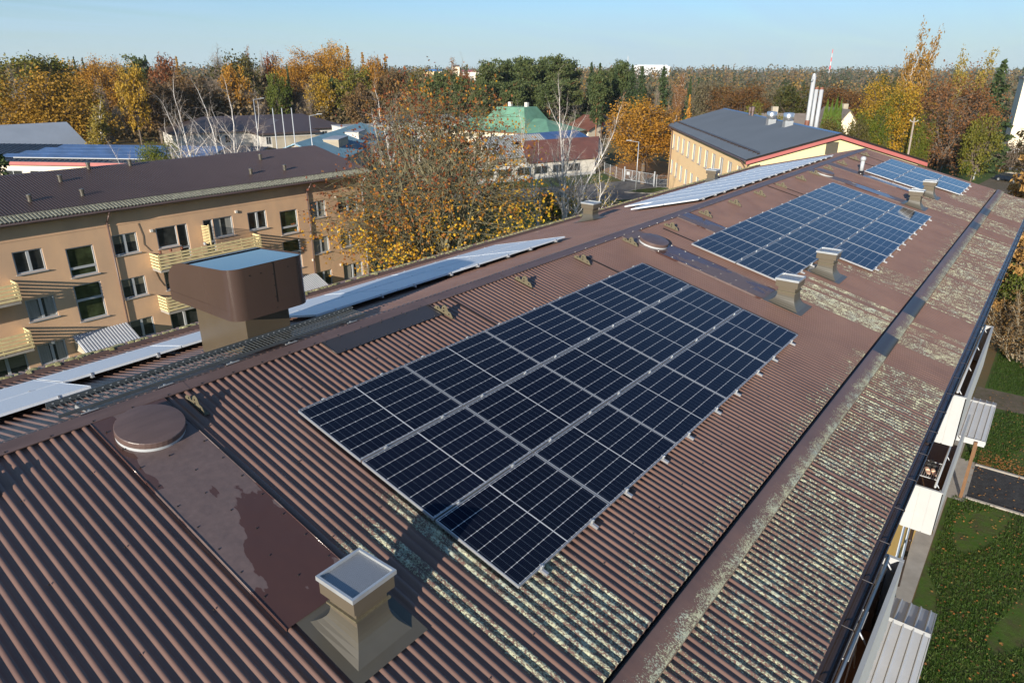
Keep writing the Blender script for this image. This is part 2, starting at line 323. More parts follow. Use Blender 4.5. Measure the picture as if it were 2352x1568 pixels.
# ------------------------------------------------------------------ near apartment building
X0, X1 = -13.0, 34.0
PIT = 0.105
bld = thing('apartment_building', (10, 0, 0), 'long brown-roofed apartment building in the foreground carrying the solar panels', 'building')
STRIPS = ((-2.02, -0.72), (9.66, 10.84), (12.52, 13.95), (23.85, 25.05), (27.0, 28.4))
rngL = np.random.default_rng(5)
def smooth(a, b, x): t = np.clip((x-a)/(b-a), 0, 1); return t*t*(3-2*t)
def lichen_upper(X, s):
    a = -s; wob = 0.25*np.sin(X*1.7)+0.18*np.sin(X*4.1+1)
    Lc = 0.80*smooth(5.15+0.5*wob, 5.9, a)
    z = lambda x0, x1, s0, s1, k: k*smooth(x0-.05, x0+.05, X)*(1-smooth(x1-.05, x1+.05, X))*smooth(s0, s1, a+0.4*wob)
    Lc = np.maximum(Lc, z(-0.95, 1.0, 2.0, 3.4, 0.95)); Lc = np.maximum(Lc, z(1.0, 2.4, 4.7, 5.6, 0.75))
    Lc = np.maximum(Lc, z(10.84, 12.52, 3.5, 4.2, 0.97)); Lc = np.maximum(Lc, z(10.3, 11.0, 2.7, 3.4, 0.6))
    Lc = np.maximum(Lc, z(13.95, 15.6, 4.0, 4.7, 0.80)); Lc = np.maximum(Lc, z(13.2, 14.5, 3.7, 4.0, 0.8)); Lc = np.maximum(Lc, z(25.05, 27.0, 3.4, 4.2, 0.9)); Lc = np.maximum(Lc, z(28.4, 30.3, 4.0, 4.8, 0.85)); Lc = np.maximum(Lc, z(23.3, 23.85, 4.6, 5.4, 0.7))
    Lc = np.maximum(Lc, 0.35*smooth(3.6, 5.6, a)*(X < -2.02))
    for x0, x1 in STRIPS: Lc = np.where((X > x0) & (X < x1) & (a > 3.6), 0.0, Lc)
    return Lc
def lichen_lower(X, s):
    Lc = 0.87+0.06*np.sin(X*2.3)*np.sin(s*5)
    for x0, x1 in STRIPS: Lc = np.where((X > x0) & (X < x1), 0.0, Lc)
    return Lc
def corrugated(name, s0, s1, ns, sgn, off, lich=None, x0=X0, x1=X1):
    n = int(round((x1-x0)/PIT)); px = np.array([0, .046, .058, .093]); ph = np.array([-.016, -.016, .010, .010])
    X = (x0+PIT*np.arange(n)[:, None]+px[None, :]).ravel(); X = np.append(X, x0+n*PIT); H = np.append(np.tile(ph, n), -.016)
    A = np.linspace(s0, s1, ns); m = len(X)
    XX, AA = np.meshgrid(X, A); HH = np.broadcast_to(H, XX.shape)+off
    V = np.stack([XX, sgn*(AA*CA+HH*SA), ZR-AA*SA+HH*CA], -1).reshape(-1, 3)
    i = np.arange(ns-1)[:, None]*m+np.arange(m-1)[None, :]; F = np.stack([i, i+1, i+m+1, i+m], -1).reshape(-1, 4)
    if sgn < 0: F = F[:, ::-1]
    li = np.zeros(XX.size) if lich is None else lich(XX, sgn*AA).ravel()
    if lich is not None:
        rib = np.random.default_rng(11).random(n+1); rid = np.clip(((XX-x0)/PIT).astype(int), 0, n)
        li = np.where(rib[rid].ravel() < 0.13, li*0.25, li*(0.9+0.1*rib[rid].ravel()))
    V -= np.array(org(bld))
    return link_mesh(name, np_mesh(name, V, F, attrs={'lichen': ('POINT', li)}), M['roof'], bld)
corrugated('roof_slope', 0.05, 5.93, 46, -1, 0.0, lichen_upper)
setp(corrugated('roof_slope', 6.12, 7.38, 12, -1, -0.055, lichen_lower), 'lichen-covered lower strip of the roof along the eave')
setp(corrugated('roof_slope', 0.05, 6.40, 10, 1, 0.0), 'far side of the roof sloping away behind the ridge')
b = MB()
b.prism([RP(X0, -0.02, -.05), RP(X0, -7.30, -.12), RP(X0, -7.30, -.16), (X0, 0, ZR-.3), RP(X0, 6.3, -.16), RP(X0, 6.3, -.05), RP(X0, 0.02, -.05)], (X1-X0-.02, 0, 0))
b.build('light_block_deck', M['dark'], bld)  # dark solid added under the sheets to block light leaks
# ridge cap: two flanges bent over the ridge, in lapped lengths
b = MB(); x = X0; k = 0
while x < X1:
    xe = min(x+2.05, X1); h = 0.024+0.003*(k % 2)
    for sg, wd in ((-1, .165), (1, .13)):
        P = [RP(x, sg*0.0001, h+.012), RP(xe, sg*0.0001, h+.012), RP(xe, sg*wd, h), RP(x, sg*wd, h), ]
        Q = [RP(x, sg*wd, h-.012), RP(xe, sg*wd, h-.012)]
        b.pts(P+Q, [(0, 1, 2, 3), (3, 2, 5, 4)] if sg > 0 else [(3, 2, 1, 0), (4, 5, 2, 3)])
    x = xe-0.0; k += 1
b.build('ridge_cap', M['ridge'], bld)
# screws
b = MB()
def screw(X, s, h): 
    p = RP(X, s, h); q = RP(X, s, h+.012); b.tube(p, q, .011, .006, 6)
x = -6.0
while x < 16: screw(x, -.145, .026); x += PIT*4
for xi in range(58):
    X = -6.0+xi*PIT*2+.065
    for s in (-.9, -2.0, -3.1, -4.2, -5.2): 
        if (xi+int(s*7)) % 3 == 0 and not (-1.95 < X < -.95): screw(X, s, .010)
b.build('screws', M['dark'], bld)
# step flashing (plank with lichen cake)
def plank(x0, x1, li, m, nm='roof_flashing'):
    n = max(2, int((x1-x0)/.35)); X = np.linspace(x0, x1, n); prof = [(5.985, -.05), (5.985, .062), (5.995, .070), (6.13, .058), (6.262, .040), (6.268, -.05)]
    lv = [0, 0, 0.15, li*.75, li*1.0, li*.6]; V = []; A = []
    for Xk in X:
        for (s, h), l in zip(prof, lv): V.append(RP(Xk, -s, h)); A.append(l)
    k = len(prof); F = [(i*k+j, i*k+j+1, (i+1)*k+j+1, (i+1)*k+j) for i in range(n-1) for j in range(k-1)]
    V = np.array(V)-np.array(org(bld))
    return link_mesh(nm, np_mesh(nm, V, F, attrs={'lichen': ('POINT', A)}), m, bld)
edges = [X0]+[e for st in STRIPS for e in st]+[X1]
for i in range(len(edges)-1):
    if i % 2 == 0: plank(edges[i], edges[i+1], 1.0, M['roof'])
    else: setp(plank(edges[i]+.0, edges[i+1], 0.0, M['darkplate']), 'clean dark stretch of the step flashing below a vent')
b = MB()
b.prism([RP(X0, 5.12, -.01), RP(X0, 5.12, .09), RP(X0, 5.38, .075), RP(X0, 5.38, -.01)], (X1-X0, 0, 0)); b.build('roof_flashing', M['ridge'], bld)
rr_ = random.Random(3); b = MB()
for i in range(900):
    X = rr_.uniform(-8, 34); s = 5.14+rr_.random()*.22; r = rr_.uniform(.02, .06); c = RP(X, s, .088)
    b.loft([[(c[0]+r*1.6*q*math.cos(a), c[1]+r*q*math.sin(a), c[2]+z) for a in np.linspace(0, 2*math.pi, 6)[:-1]] for q, z in ((1, -.02), (.75, r*.4), (.2, r*.6))], False, True)
setp(b.build('moss_growth', M['moss'], bld), None, None, None, 'stuff')
# eave trim and gutter on the right
b = MB(); b.prism([RP(X0, -7.36, -.085), RP(X0, -7.415, -.088), RP(X0, -7.415, -.17), RP(X0, -7.36, -.17)], (X1-X0, 0, 0)); b.build('eave_trim', M['gutter'], bld)
gy, gz = RP(0, -7.40, -.085)[1:]
b = MB(); n = 9; ring = lambda x, r: [(x, gy-.062+r*math.cos(a), gz-.02-r*math.sin(a)) for a in np.linspace(0, math.pi, n)]
R0, R1 = ring(X0, .062), ring(X1, .062); Q0, Q1 = ring(X0, .056), ring(X1, .056)
for A_, B_ in ((R0, R1), (Q1, Q0)):
    b.pts(A_+B_, [(i, i+1, n+i+1, n+i) for i in range(n-1)])
b.tube((X0, gy-.124, gz-.018), (X1, gy-.124, gz-.018), .008, n=6)
b.build('gutter', M['gutter'], bld)
for X in np.arange(-3, 34, 0.9):
    b = MB(); b.tube((X, gy-.127, gz-.012), (X, gy+.02, gz-.005), .005, n=5); b.tube((X, gy-.128, gz-.03), (X, gy-.128, gz-.004), .009, n=6); b.build('gutter_bracket', M['gutter'], bld)
# flat sheets, seams and patches
def flat_sheet(x0, x1, s0, s1, m, name='flat_sheet', h=.020):
    b = MB(); nx, ns = 6, max(4, int((s1-s0)/.3)); rg = random.Random(int(x0*10)+7)
    P = [RP(x0+(x1-x0)*i/nx, -(s0+(s1-s0)*j/ns), h+rg.uniform(0, .005)) for j in range(ns+1) for i in range(nx+1)]
    b.pts(P, [(j*(nx+1)+i, (j+1)*(nx+1)+i, (j+1)*(nx+1)+i+1, j*(nx+1)+i+1) for j in range(ns) for i in range(nx)])
    for xe in (x0, x1): b.box(0, 0, 0, 0, 0, 0) if False else b.pts([RP(xe, -s0, h), RP(xe, -s1, h), RP(xe, -s1, -.01), RP(xe, -s0, -.01)], [(0, 1, 2, 3)])
    b.tube(RP(x0, -s0, h+.004), RP(x0, -s1, h+.004), .006, n=5); b.tube(RP(x1, -s0, h+.004), RP(x1, -s1, h+.004), .006, n=5)
    return b.build(name, m, bld, smooth=True)
SH = ((-1.84, -1.02), (9.82, 10.62), (24.2, 24.9), (26.75, 27.5))
for i, (a, c) in enumerate(SH):
    flat_sheet(a, c, .16, 1.36, M['sheet']); flat_sheet(a+.005, c-.005, 1.33, 3.68, M['sheet'], h=.028)
flat_sheet(12.75, 13.5, .16, 3.68, M['sheet'])
setp(flat_sheet(1.24, 3.36, .17, .53, M['darkplate'], 'patch_sheet', .026), 'dark grey cover sheet below the ridge')
b = MB(); rg = random.Random(9)
for a, c in SH[:2]:
    for s in np.arange(.4, 3.6, .36):
        for X in (a+.06, c-.06, (a+c)/2+rg.uniform(-.06, .06)): screw(X, -s, .028)
for X in np.arange(1.3, 3.4, .26): screw(X, -.2, .03); screw(X+.1, -.5, .03)
b.build('sheet_screws', M['dark'], bld)
# dark sheet laps
for X, s0, s1 in ((0.62, .17, 1.3), (3.9, .17, 1.3), (7.9, .3, 1.3), (11.5, .4, 1.3), (19.6, .2, 1.3), (20.2, .2, 1.3), (29.9, .2, 1.5), (31.9, .2, 1.5)):
    b = MB(); b.tube(RP(X, -s0, .012), RP(X, -s1, .012), .012, n=5); b.build('sheet_lap', M['dark'], bld)
# far verge
b = MB(); b.prism([RP(X1-.02, 0, .03), RP(X1-.02, -7.4, -.02), RP(X1-.02, -7.4, -.2), RP(X1-.02, 0, -.2)], (.05, 0, 0)); b.prism([RP(X1-.02, 0.001, .03), RP(X1-.02, 6.4, .03), RP(X1-.02, 6.4, -.2), RP(X1-.02, 0.001, -.2)], (.05, 0, 0)); b.build('verge_trim', M['ridge'], bld)
# walls
b = MB(); b.box(X0+.4, X1-.4, -6.5, 5.7, 0, 10.9); b.prism([(X0+.4, -6.5, 10.9), (X0+.4, 5.7, 10.9), (X0+.4, 0, 12.6)], (X1-X0-.8, 0, 0)); b.build('wall', M['ochre'], bld)
b = MB()
for X in (7.3, 9.8, 17.8, 20.4, 25.5): b.box(X, X+.7, -6.53, -6.502, .5, 10.8)
b.box(X0+.4, X1-.4, -6.56, -6.503, 0, .45); b.build('wall_trim', M['bluegrey'], bld)
b = MB(); b.box(X0+.4, X1-.4, -6.62, -6.565, 0, .16); b.build('plinth', M['ochre'], bld)
for X in (7.45, 19.2, 32.9):
    b = MB(); b.path([(X, gy-.06, gz-.06), (X, gy-.05, gz-.3), (X, -6.7, gz-.9), (X, -6.7, .1)], .055, 10)
    for z in (2, 4.5, 7, 9.3): b.tube((X, -6.7, z), (X, -6.7, z+.06), .066, n=10)
    b.build('downpipe', M['gutter'], bld, smooth=True)
# balconies on the right facade (children of the building)
def balcony(x0, x1, zr, yo, ends, name='balcony'):
    y_in = -6.52; zd = zr-1.02
    b = MB(); b.box(x0, x1, yo+.04, y_in, zd-.12, zd); bal = b.build(name, M['deck'], bld)
    b = MB(); n = int((x1-x0)/.105); zz = [(yo if i % 2 else yo-.022) for i in range(n+1)]
    P = []; 
    for i in range(n+1):
        X = x0+(x1-x0)*i/n
        for dx in ((0, 0),) : P += [(X, zz[i], zd-.14), (X, zz[i], zr)]
    b.pts(P, [(2*i, 2*i+1, 2*i+3, 2*i+2) for i in range(n)]); b.box(x0, x1, yo-.022, yo+.03, zr, zr+.02); b.build('front_panel', M['white'], bal)
    for xe in ends:
        b = MB(); ny = 4; dy = (y_in-yo)/ny
        for i in range(ny): b.box(xe-.016, xe+.016, yo+i*dy+.014, yo+(i+1)*dy-.014, zd-.14, zr+.0)
        b.box(xe-.006, xe+.006, yo, y_in, zd-.13, zr-.01); b.box(xe-.03, xe+.03, yo-.02, y_in, zr, zr+.022); b.build('end_panel', M['white'], bal)
    b = MB(); b.tube((x0+.1, yo+.17, zr+.05), (x1-.1, yo+.17, zr+.05), .025, n=8)
    for X in np.arange(x0+.3, x1, 1.6): b.tube((X, yo+.17, zr+.05), (X, yo+.05, zr-.12), .012, n=6)
    b.build('handrail', M['steelgrey'], bal, smooth=True)
    return bal, zd
balA, zA = balcony(-1.6, 5.3, 10.40, -7.40, (5.3,))
balC, zC = balcony(12.0, 17.5, 10.35, -7.40, (12.0, 17.5))
balB, zB = balcony(12.55, 17.5, 7.70, -7.43, (12.55,))
balL, zL = balcony(-1.6, 5.3, 7.70, -7.43, (5.3,))
def wood_wall(bal, x0, x1, z0, z1, y=-6.56):
    b = MB(); z = z0; k = 0
    while z < z1: b.box(x0, x1, y-.03-.012*(k % 2), y, z+.006, min(z+.145, z1)); z += .15; k += 1
    b.build('wood_cladding', M['wood'], bal)
wood_wall(balA, -1.4, 5.1, zA+.01, 11.1); wood_wall(balC, 12.2, 17.3, zC+.01, 11.0); wood_wall(balB, 12.7, 17.4, zB+.01, 9.1)
b = MB(); z = zC
for k in range(7): b.box(14.9, 14.93, -7.1, -6.6, zC+.02+k*.15, zC+.155+k*.15)
b.build('partition', M['wood'], balC)
b = MB(); b.box(4.85, 5.2, -7.25, -6.62, zA+.01, zA+.9); b.build('cabinet', M['darkplate'], balA)
b = MB(); b.path([(5.05, -7.15, zA), (5.05, -7.15, 11.15)], .02, 8); b.path([(16.4, -7.1, zC), (13.4, -7.05, zC+1.2)], .012, 6); b.build('clothes_line', M['white'], balA)
# drying racks, slippers, fern: things standing on the balconies
def rack(loc, lx, ly, h, label, nb=9):
    t = thing('drying_rack', loc, label, 'drying rack', 'drying racks on the balconies'); x, y, z = loc
    b = MB(); 
    for i in range(nb): yy = y-ly/2+ly*i/(nb-1); b.tube((x-lx/2, yy, z+h), (x+lx/2, yy, z+h), .006, n=5)
    b.build('bars', M['white'], t)
    b = MB(); b.path([(x-lx/2, y-ly/2, z+h), (x+lx/2, y-ly/2, z+h), (x+lx/2, y+ly/2, z+h), (x-lx/2, y+ly/2, z+h), (x-lx/2, y-ly/2, z+h)], .012, 6); b.build('frame', M['white'], t)
    for sx in (-1, 1):
        b = MB(); b.path([(x+sx*lx/2, y-ly/2, z), (x-sx*lx/2*.2, y-ly/2, z+h)], .010, 6); b.path([(x+sx*lx/2, y+ly/2, z), (x-sx*lx/2*.2, y+ly/2, z+h)], .010, 6); b.build('leg', M['white'], t)
rack((3.55, -7.06, zA), 1.0, .36, .95, 'white wire drying rack on the nearest balcony', 7)
rack((13.75, -7.02, zB), .9, .46, .92, 'white wire drying rack with slippers on the lower balcony', 10)
def slipper(x, y, z, rot, m, label, group):
    b = MB(xf=lambda p: Vector((x, y, z))+Matrix.Rotation(rot, 3, 'Z') @ Vector(p))
    sole = [(-.13, -.035), (-.09, -.05), (.05, -.05), (.13, -.03), (.14, .01), (.09, .045), (-.09, .04), (-.13, .02)]
    b.loft([[(q[0], q[1], 0) for q in sole], [(q[0], q[1], .02) for q in sole]])
    b.loft([[(xx, .05*math.cos(a), .02+.045*math.sin(a)) for a in np.linspace(0, math.pi, 7)] for xx in (.02, .07, .12)], True, True)
    setp(b.build('slipper', m, None, smooth=False), label, 'slipper', group)
for i, (dx, dy) in enumerate(((-.16, -.10), (-.16, .03))): slipper(13.75+dx, -7.02+dy, zB+.93, .3, M['beige'], ['beige slipper on the drying rack nearer the rail', 'beige slipper on the drying rack nearer the wall'][i], 'slippers on the drying rack')
for i, (dx, dy) in enumerate(((.12, -.09), (.14, .04), (.30, -.02))): slipper(13.75+dx, -7.02+dy, zB+.93, .5, M['blackfelt'], ['black slipper nearest the rail on the drying rack', 'black slipper nearest the wall on the drying rack', 'black slipper farthest back on the drying rack'][i], 'slippers on the drying rack')
fern = thing('fern', (1.62, -7.0, zA), 'green potted fern at the bottom end of the nearest balcony', 'fern')
b = MB(); b.lathe((1.62, -7.0, zA), [(.12, 0), (.17, .3), (.18, .32)], 14); b.build('pot', M['oldwood'], fern)
rg = random.Random(4); V = []; F = []
for k in range(34):
    a = rg.uniform(0, 6.28); Ln = rg.uniform(.45, .75); up = rg.uniform(.5, 1.3); p = Vector((1.62, -7.0, zA+.32)); d = Vector((math.cos(a)*.55, math.sin(a)*.42, up)).normalized(); seg = 14
    for i in range(seg):
        d = (d+Vector((0, 0, -.11))).normalized(); q = p+d*(Ln*1.3/seg); sd_ = d.cross(Vector((0, 0, 1))).normalized(); wl = .11*math.sin(math.pi*(i+1)/(seg+1))**.7
        for sg in (-1, 1):
            n0 = len(V); tip = p+sd_*sg*wl+d*.04+Vector((0, 0, -.02)); V += [tuple(p), tuple(p+d*.022), tuple(tip+d*.010), tuple(tip)]; F.append((n0, n0+1, n0+2, n0+3))
        p = q
V = np.array(V)-np.array(org(fern)); o = link_mesh('fronds', np_mesh('fronds', V, F, attrs={'rnd': ('FACE', np.random.default_rng(1).random(len(F)))}), M['fern'], fern)
# entrance canopies on posts
def canopy(x0, xr, x1, zr, z0, z1, yo, label, post_x):
    yi = -6.52; t = thing('entrance_canopy', ((x0+x1)/2, -7.2, 0), label, 'canopy', 'entrance canopies along the lawn side')
    b = MB(); n = 12
    for (xa, za, xb, zb) in ((x0, z0, xr, zr), (xr, zr, x1, z1)):
        P = []
        for i in range(n+1):
            y = yo+(yi-yo)*i/n; hh = 0
            P += [(xa, y, za+hh), (xb, y, zb+hh)]
        b.pts(P, [(2*i, 2*i+1, 2*i+3, 2*i+2) for i in range(n)])
    for i in range(6):
        y = yo+.12+(yi-yo-.2)*i/5
        for (xa, za, xb, zb) in ((x0, z0, xr, zr), (xr, zr, x1, z1)): b.pts([(xa, y-.03, za), (xa, y-.012, za+.045), (xa, y+.012, za+.045), (xa, y+.03, za), (xb, y-.03, zb), (xb, y-.012, zb+.045), (xb, y+.012, zb+.045), (xb, y+.03, zb)], [(0, 1, 5, 4), (1, 2, 6, 5), (2, 3, 7, 6), (0, 3, 2, 1)])
    b.build('roof_sheet', M['greysheet'], t)
    b = MB(); b.prism([(xr-.09, yo-.02, zr-.0), (xr, yo-.02, zr+.055), (xr+.09, yo-.02, zr)], (0, yi-yo+.02, 0)); b.build('ridge_piece', M['white'], t)
    b = MB(); b.box(x0-.03, x0, yo-.02, yi, z0-.2, z0+.05); b.prism([(x0, yo-.01, z0-.12), (xr, yo-.01, zr-.12), (x1, yo-.01, z1-.12), (x1, yo-.01, z1+.0), (xr, yo-.01, zr), (x0, yo-.01, z0)], (0, -.03, 0)); b.build('fascia', M['white'], t)
    b = MB(); b.box(post_x-.06, post_x+.06, yo+.22, yo+.34, 0, z0-.02); b.build('post', M['deck'], t)
    b = MB(); b.box(x1-.3, x1-.18, yo+.22, yo+.34, 0, z1-.02); b.build('post', M['deck'], t)
canopy(11.0, 13.55, 14.9, 3.0, 2.66, 2.75, -7.95, 'large grey ribbed entrance canopy below the nearest balcony', 11.4)
canopy(27.0, 30.4, 31.2, 3.0, 2.7, 2.85, -7.95, 'smaller grey entrance canopy farther along the lawn beside the asphalt path', 26.92)

# ------------------------------------------------------------------ solar panels
PL, PW, TH = 1.722, 1.140, 0.035
def panel_proto(frost):
    b = MB()
    for (xa, xb, ya, yb) in ((0, PL, 0, .011), (0, PL, PW-.011, PW), (0, .011, .011, PW-.011), (PL-.011, PL, .011, PW-.011)): b.box(xa, xb, ya, yb, -TH, 0)
    fr = b; g = MB(); g.box(.011, PL-.011, .011, PW-.011, -.008, -.0025)
    me = []
    for bb, nm, m in ((fr, 'frame', M['alu'] if not frost else M['frost']), (g, 'glass', M['cells'] if not frost else M['frost'])):
        q = bpy.data.meshes.new(nm); q.from_pydata(bb.v, [], bb.f); q.materials.append(m); me.append(q)
    cl = MB()
    for dx in (0,): cl.box(-.02, .02, -.012, .012, -.03, .006); cl.tube((0, 0, .004), (0, 0, .014), .008, n=6)
    q = bpy.data.meshes.new('clamp'); q.from_pydata(cl.v, [], cl.f); q.materials.append(M['galv']); me.append(q)
    rl = MB(); e_ = .045 if frost else .09; rl.box(-.016, .016, -e_, .10, -.070, -.036); rl.box(-.010, .010, -.010, .030, -.036, .003)
    q = bpy.data.meshes.new('rail_end'); q.from_pydata(rl.v, [], rl.f); q.materials.append(M['alu']); me.append(q)
    return me
PROTO = {False: panel_proto(False), True: panel_proto(True)}
ORD = ['first', 'second', 'third', 'fourth', 'fifth', 'sixth', 'seventh', 'eighth', 'ninth', 'tenth']
def add_panel(X, s_low, sgn, h, frost, label, group, bottom, top, plen=PL):
    """one module; s_low is the slope distance of its lower-in-y edge"""
    t = bpy.data.objects.new('solar_module', None); C.link(t); t.empty_display_size = .2
    if sgn < 0: loc = RP(X, -s_low, h); rx = AL
    else: loc = RP(X, s_low, h); rx = -AL
    t.location = loc; t.rotation_euler = (rx, 0, 0); t.scale = (plen/PL, 1, 1); setp(t, label, 'solar module', group)
    fr, gl, cl, rl = PROTO[frost]
    for nm, me in (('frame', fr), ('glass', gl)):
        o = bpy.data.objects.new(nm, me); C.link(o); o.parent = t
    for fx in (.22, .78):
        for y, use in ((-.006, sgn < 0), (PW+.006, (sgn < 0 and top) or sgn > 0)):
            if use: o = bpy.data.objects.new('clamp', cl); C.link(o); o.parent = t; o.location = (PL*fx, y, 0)
        if bottom: 
            o = bpy.data.objects.new('rail_end', rl); C.link(o); o.parent = t; o.location = (PL*fx, 0, 0)
            if sgn > 0: o.location = (PL*fx, -.0, 0)
    return t
def array(name, x0, s0, cols, rows, sgn, frost, grp, skip=(), plen=PL, pitch=None, h=.100):
    pt = pitch or 1.742; rw = 1.1656
    for r in range(rows):
        for c in range(cols):
            if (r, c) in skip: continue
            X = x0+c*pt; st = s0+r*rw
            s_low = st+PW if sgn < 0 else st
            rowword = ['top row' if sgn < 0 else 'ridge-side row', 'middle row' if rows == 3 else 'outer row', 'bottom row' if sgn < 0 else 'outer row'][r]
            lab = f'{ORD[c]} from the near end, {rowword} of {name}'
            below = (sgn < 0 and (r == rows-1 or (r+1, c) in skip)) or (sgn > 0 and r == 0)
            add_panel(X, s_low, sgn, h, frost, lab, grp, below, r == 0, plen)
array('the large nearest array', 0.0, 1.330, 5, 3, -1, False, 'dark solar panels of the large nearest array')
array('the middle array', 11.06, 1.385, 7, 3, -1, False, 'solar panels of the middle array', {(2, 0), (2, 1)})
array('the farthest array', 27.66, 1.50, 3, 3, -1, False, 'solar panels of the farthest array', {(2, 0)})
array('the frosty corner array left of the hood', -4.72, 1.36, 2, 2, 1, True, 'frosty panels at the left edge', h=.12)
array('the frosty single row behind the hood', -1.22, 2.5256, 2, 1, 1, True, 'frosty panels behind the hood', h=.12)
array('the frosty array right of the hood', 2.28, 1.36, 4, 2, 1, True, 'frosty panels right of the hood', h=.12, plen=1.84, pitch=1.86)
array('the long frosty array beyond the ridge', 15.5, .45, 9, 3, 1, True, 'frosty panels of the long far array beyond the ridge', {(2, 0)}, plen=1.62, pitch=1.64, h=.12)

# ------------------------------------------------------------------ roof vents
def loft_rect(b, cx, cy, prof):
    """prof: list of (hx, hy, z function or value)"""
    b.loft([[(cx+sx*hx, cy+sy*hy, z(cy+sy*hy) if callable(z) else z) for sx, sy in ((-1, -1), (1, -1), (1, 1), (-1, 1))] for hx, hy, z in prof])
def vent(X, s, label, sgn=-1):
    p = RP(X, sgn*s, 0); cy = p[1]; zc = p[2]; zroof = lambda y: ZR-abs(y)/CA*SA
    t = thing('roof_vent', p, label, 'roof vent', 'square roof vents')
    b = MB(); pr_ = []
    for k in range(9):
        u = k/8; wv = .172+(.315-.172)*(1-u)**3.4; zt = zc+.30
        pr_.append((wv, wv*1.03, (lambda u: (lambda y: (zroof(y)+.016)*(1-u)+zt*u))(u)))
    loft_rect(b, X, cy, pr_); bs = b.build('skirt', M['skirt'], t, smooth=False)
    b = MB(); n = 1
    b.pts([RP(X+dx, sgn*(s+ds), .022) for dx, ds in ((-.40, -.43), (.40, -.43), (.40, .43), (-.40, .43))], [(0, 3, 2, 1) if sgn < 0 else (0, 1, 2, 3)])
    b.build('base_plate', M['skirt'], t)
    b = MB(); loft_rect(b, X, cy, [(.1735, .1735, zc+.10), (.1735, .1735, zc+.42)]); b.build('neck', M['taupe'], t, bevel=.004)
    b = MB(); loft_rect(b, X, cy, [(.196, .196, zc+.292), (.196, .196, zc+.312)]); b.build('collar', M['bracket'], t)
    b = MB(); loft_rect(b, X, cy, [(.225, .225, zc+.405), (.225, .225, zc+.56)]); cp = b.build('cap', M['taupe'], t, bevel=.004)
    b = MB(); b.box(X-.222, X+.222, cy-.222, cy+.222, zc+.5605, zc+.562); b.build('mesh_grille', M['mesh'], cp)
    b = MB()
    for sx in (-1, 1): b.box(X+sx*.229-.012, X+sx*.229+.012, cy-.241, cy+.241, zc+.545, zc+.588)
    for sy in (-1, 1): b.box(X-.2165, X+.2165, cy+sy*.229-.012, cy+sy*.229+.012, zc+.545, zc+.588)
    b.build('rim', M['galv'], cp)
    return t
vent(-1.34, 4.07, 'nearest square roof vent with mesh top, at the bottom of the picture')
vent(10.22, 4.09, 'square roof vent just beyond the near array, below the second wet sheet')
vent(13.12, 4.09, 'square roof vent in the notch of the middle array')
vent(24.50, 4.09, 'square roof vent beyond the far end of the middle array')
vent(27.33, 4.09, 'square roof vent in the notch of the farthest array')
vent(14.75, 3.85, 'square roof vent alone on the far slope beyond the ridge', 1)
vent(25.3, 4.2, 'square roof vent beside the long frosty array near the yellow building', 1)
# round hatches
def hatch(X, s, r, label):
    t = thing('roof_hatch', RP(X, -s, 0), label, 'roof hatch', 'round roof hatches'); n = 40
    def ring(rr, h): return [RP(X+rr*math.cos(2*math.pi*i/n), -(s+rr*math.sin(2*math.pi*i/n)), h) for i in range(n)][::-1]
    b = MB(); b.loft([ring(r*.985, .018), ring(r*.985, .060)], False, False); b.build('white_seal', M['white'], t, smooth=True)
    b = MB(); b.loft([ring(r*.96, .06), ring(r*1.0, .062), ring(r*1.0, .125), ring(r*.985, .133)], False, False); b.build('rim', M['ridge'], t)
    b = MB(); b.loft([ring(r*.985, .133), ring(r*.7, .142), ring(r*.35, .147), ring(r*.02, .146)], False, True); b.build('lid', M['ridge'], t, smooth=True)
hatch(-1.42, .635, .355, 'nearest round brown roof hatch beside the ridge')
hatch(10.22, .80, .345, 'second round roof hatch, just above the left corner of the middle array')
hatch(24.62, .70, .345, 'farthest round roof hatch, above the far end of the middle array')
# white pipe
pb = RP(27.13, -1.50, 0); t = thing('vent_pipe', pb, 'short white vent pipe with dome cap left of the farthest array', 'vent pipe')
b = MB(); b.lathe((pb[0], pb[1], pb[2]+.1), [(.075, 0), (.075, .46)], 16); b.build('pipe', M['white'], t, smooth=True)
b = MB(); b.lathe((pb[0], pb[1], pb[2]+.55), [(.105, 0), (.108, .08), (.09, .13), (.05, .16), (.0, .17)], 16); b.build('cap', M['white'], t, smooth=True)
b = MB(); b.lathe((pb[0], pb[1], pb[2]-.05), [(.16, 0), (.12, .1), (.10, .2)], 16); b.build('collar', M['dark'], t, smooth=True)
# big hood
hd = thing('vent_hood', (.9, 1.15, 13), 'large dark brown chimney hood with a sky-blue reflecting lid behind the walkway', 'chimney hood')
hx0, hx1, hy0, hy1, hz0, hz1 = .27, 1.47, .28, 1.98, 13.645, 14.36
def plan(inset=0.0, rr=.20, n=7):
    P = []
    for cxx, cyy, a0 in ((hx0+rr, hy0+rr, math.pi), (hx1-rr, hy0+rr, 1.5*math.pi)):
        for i in range(n): a = a0+(math.pi/2)*i/(n-1); P.append((cxx+(rr-inset)*math.cos(a), cyy+(rr-inset)*math.sin(a)))
    P += [(hx1-inset, hy1-inset), (hx0+inset, hy1-inset)]
    return P
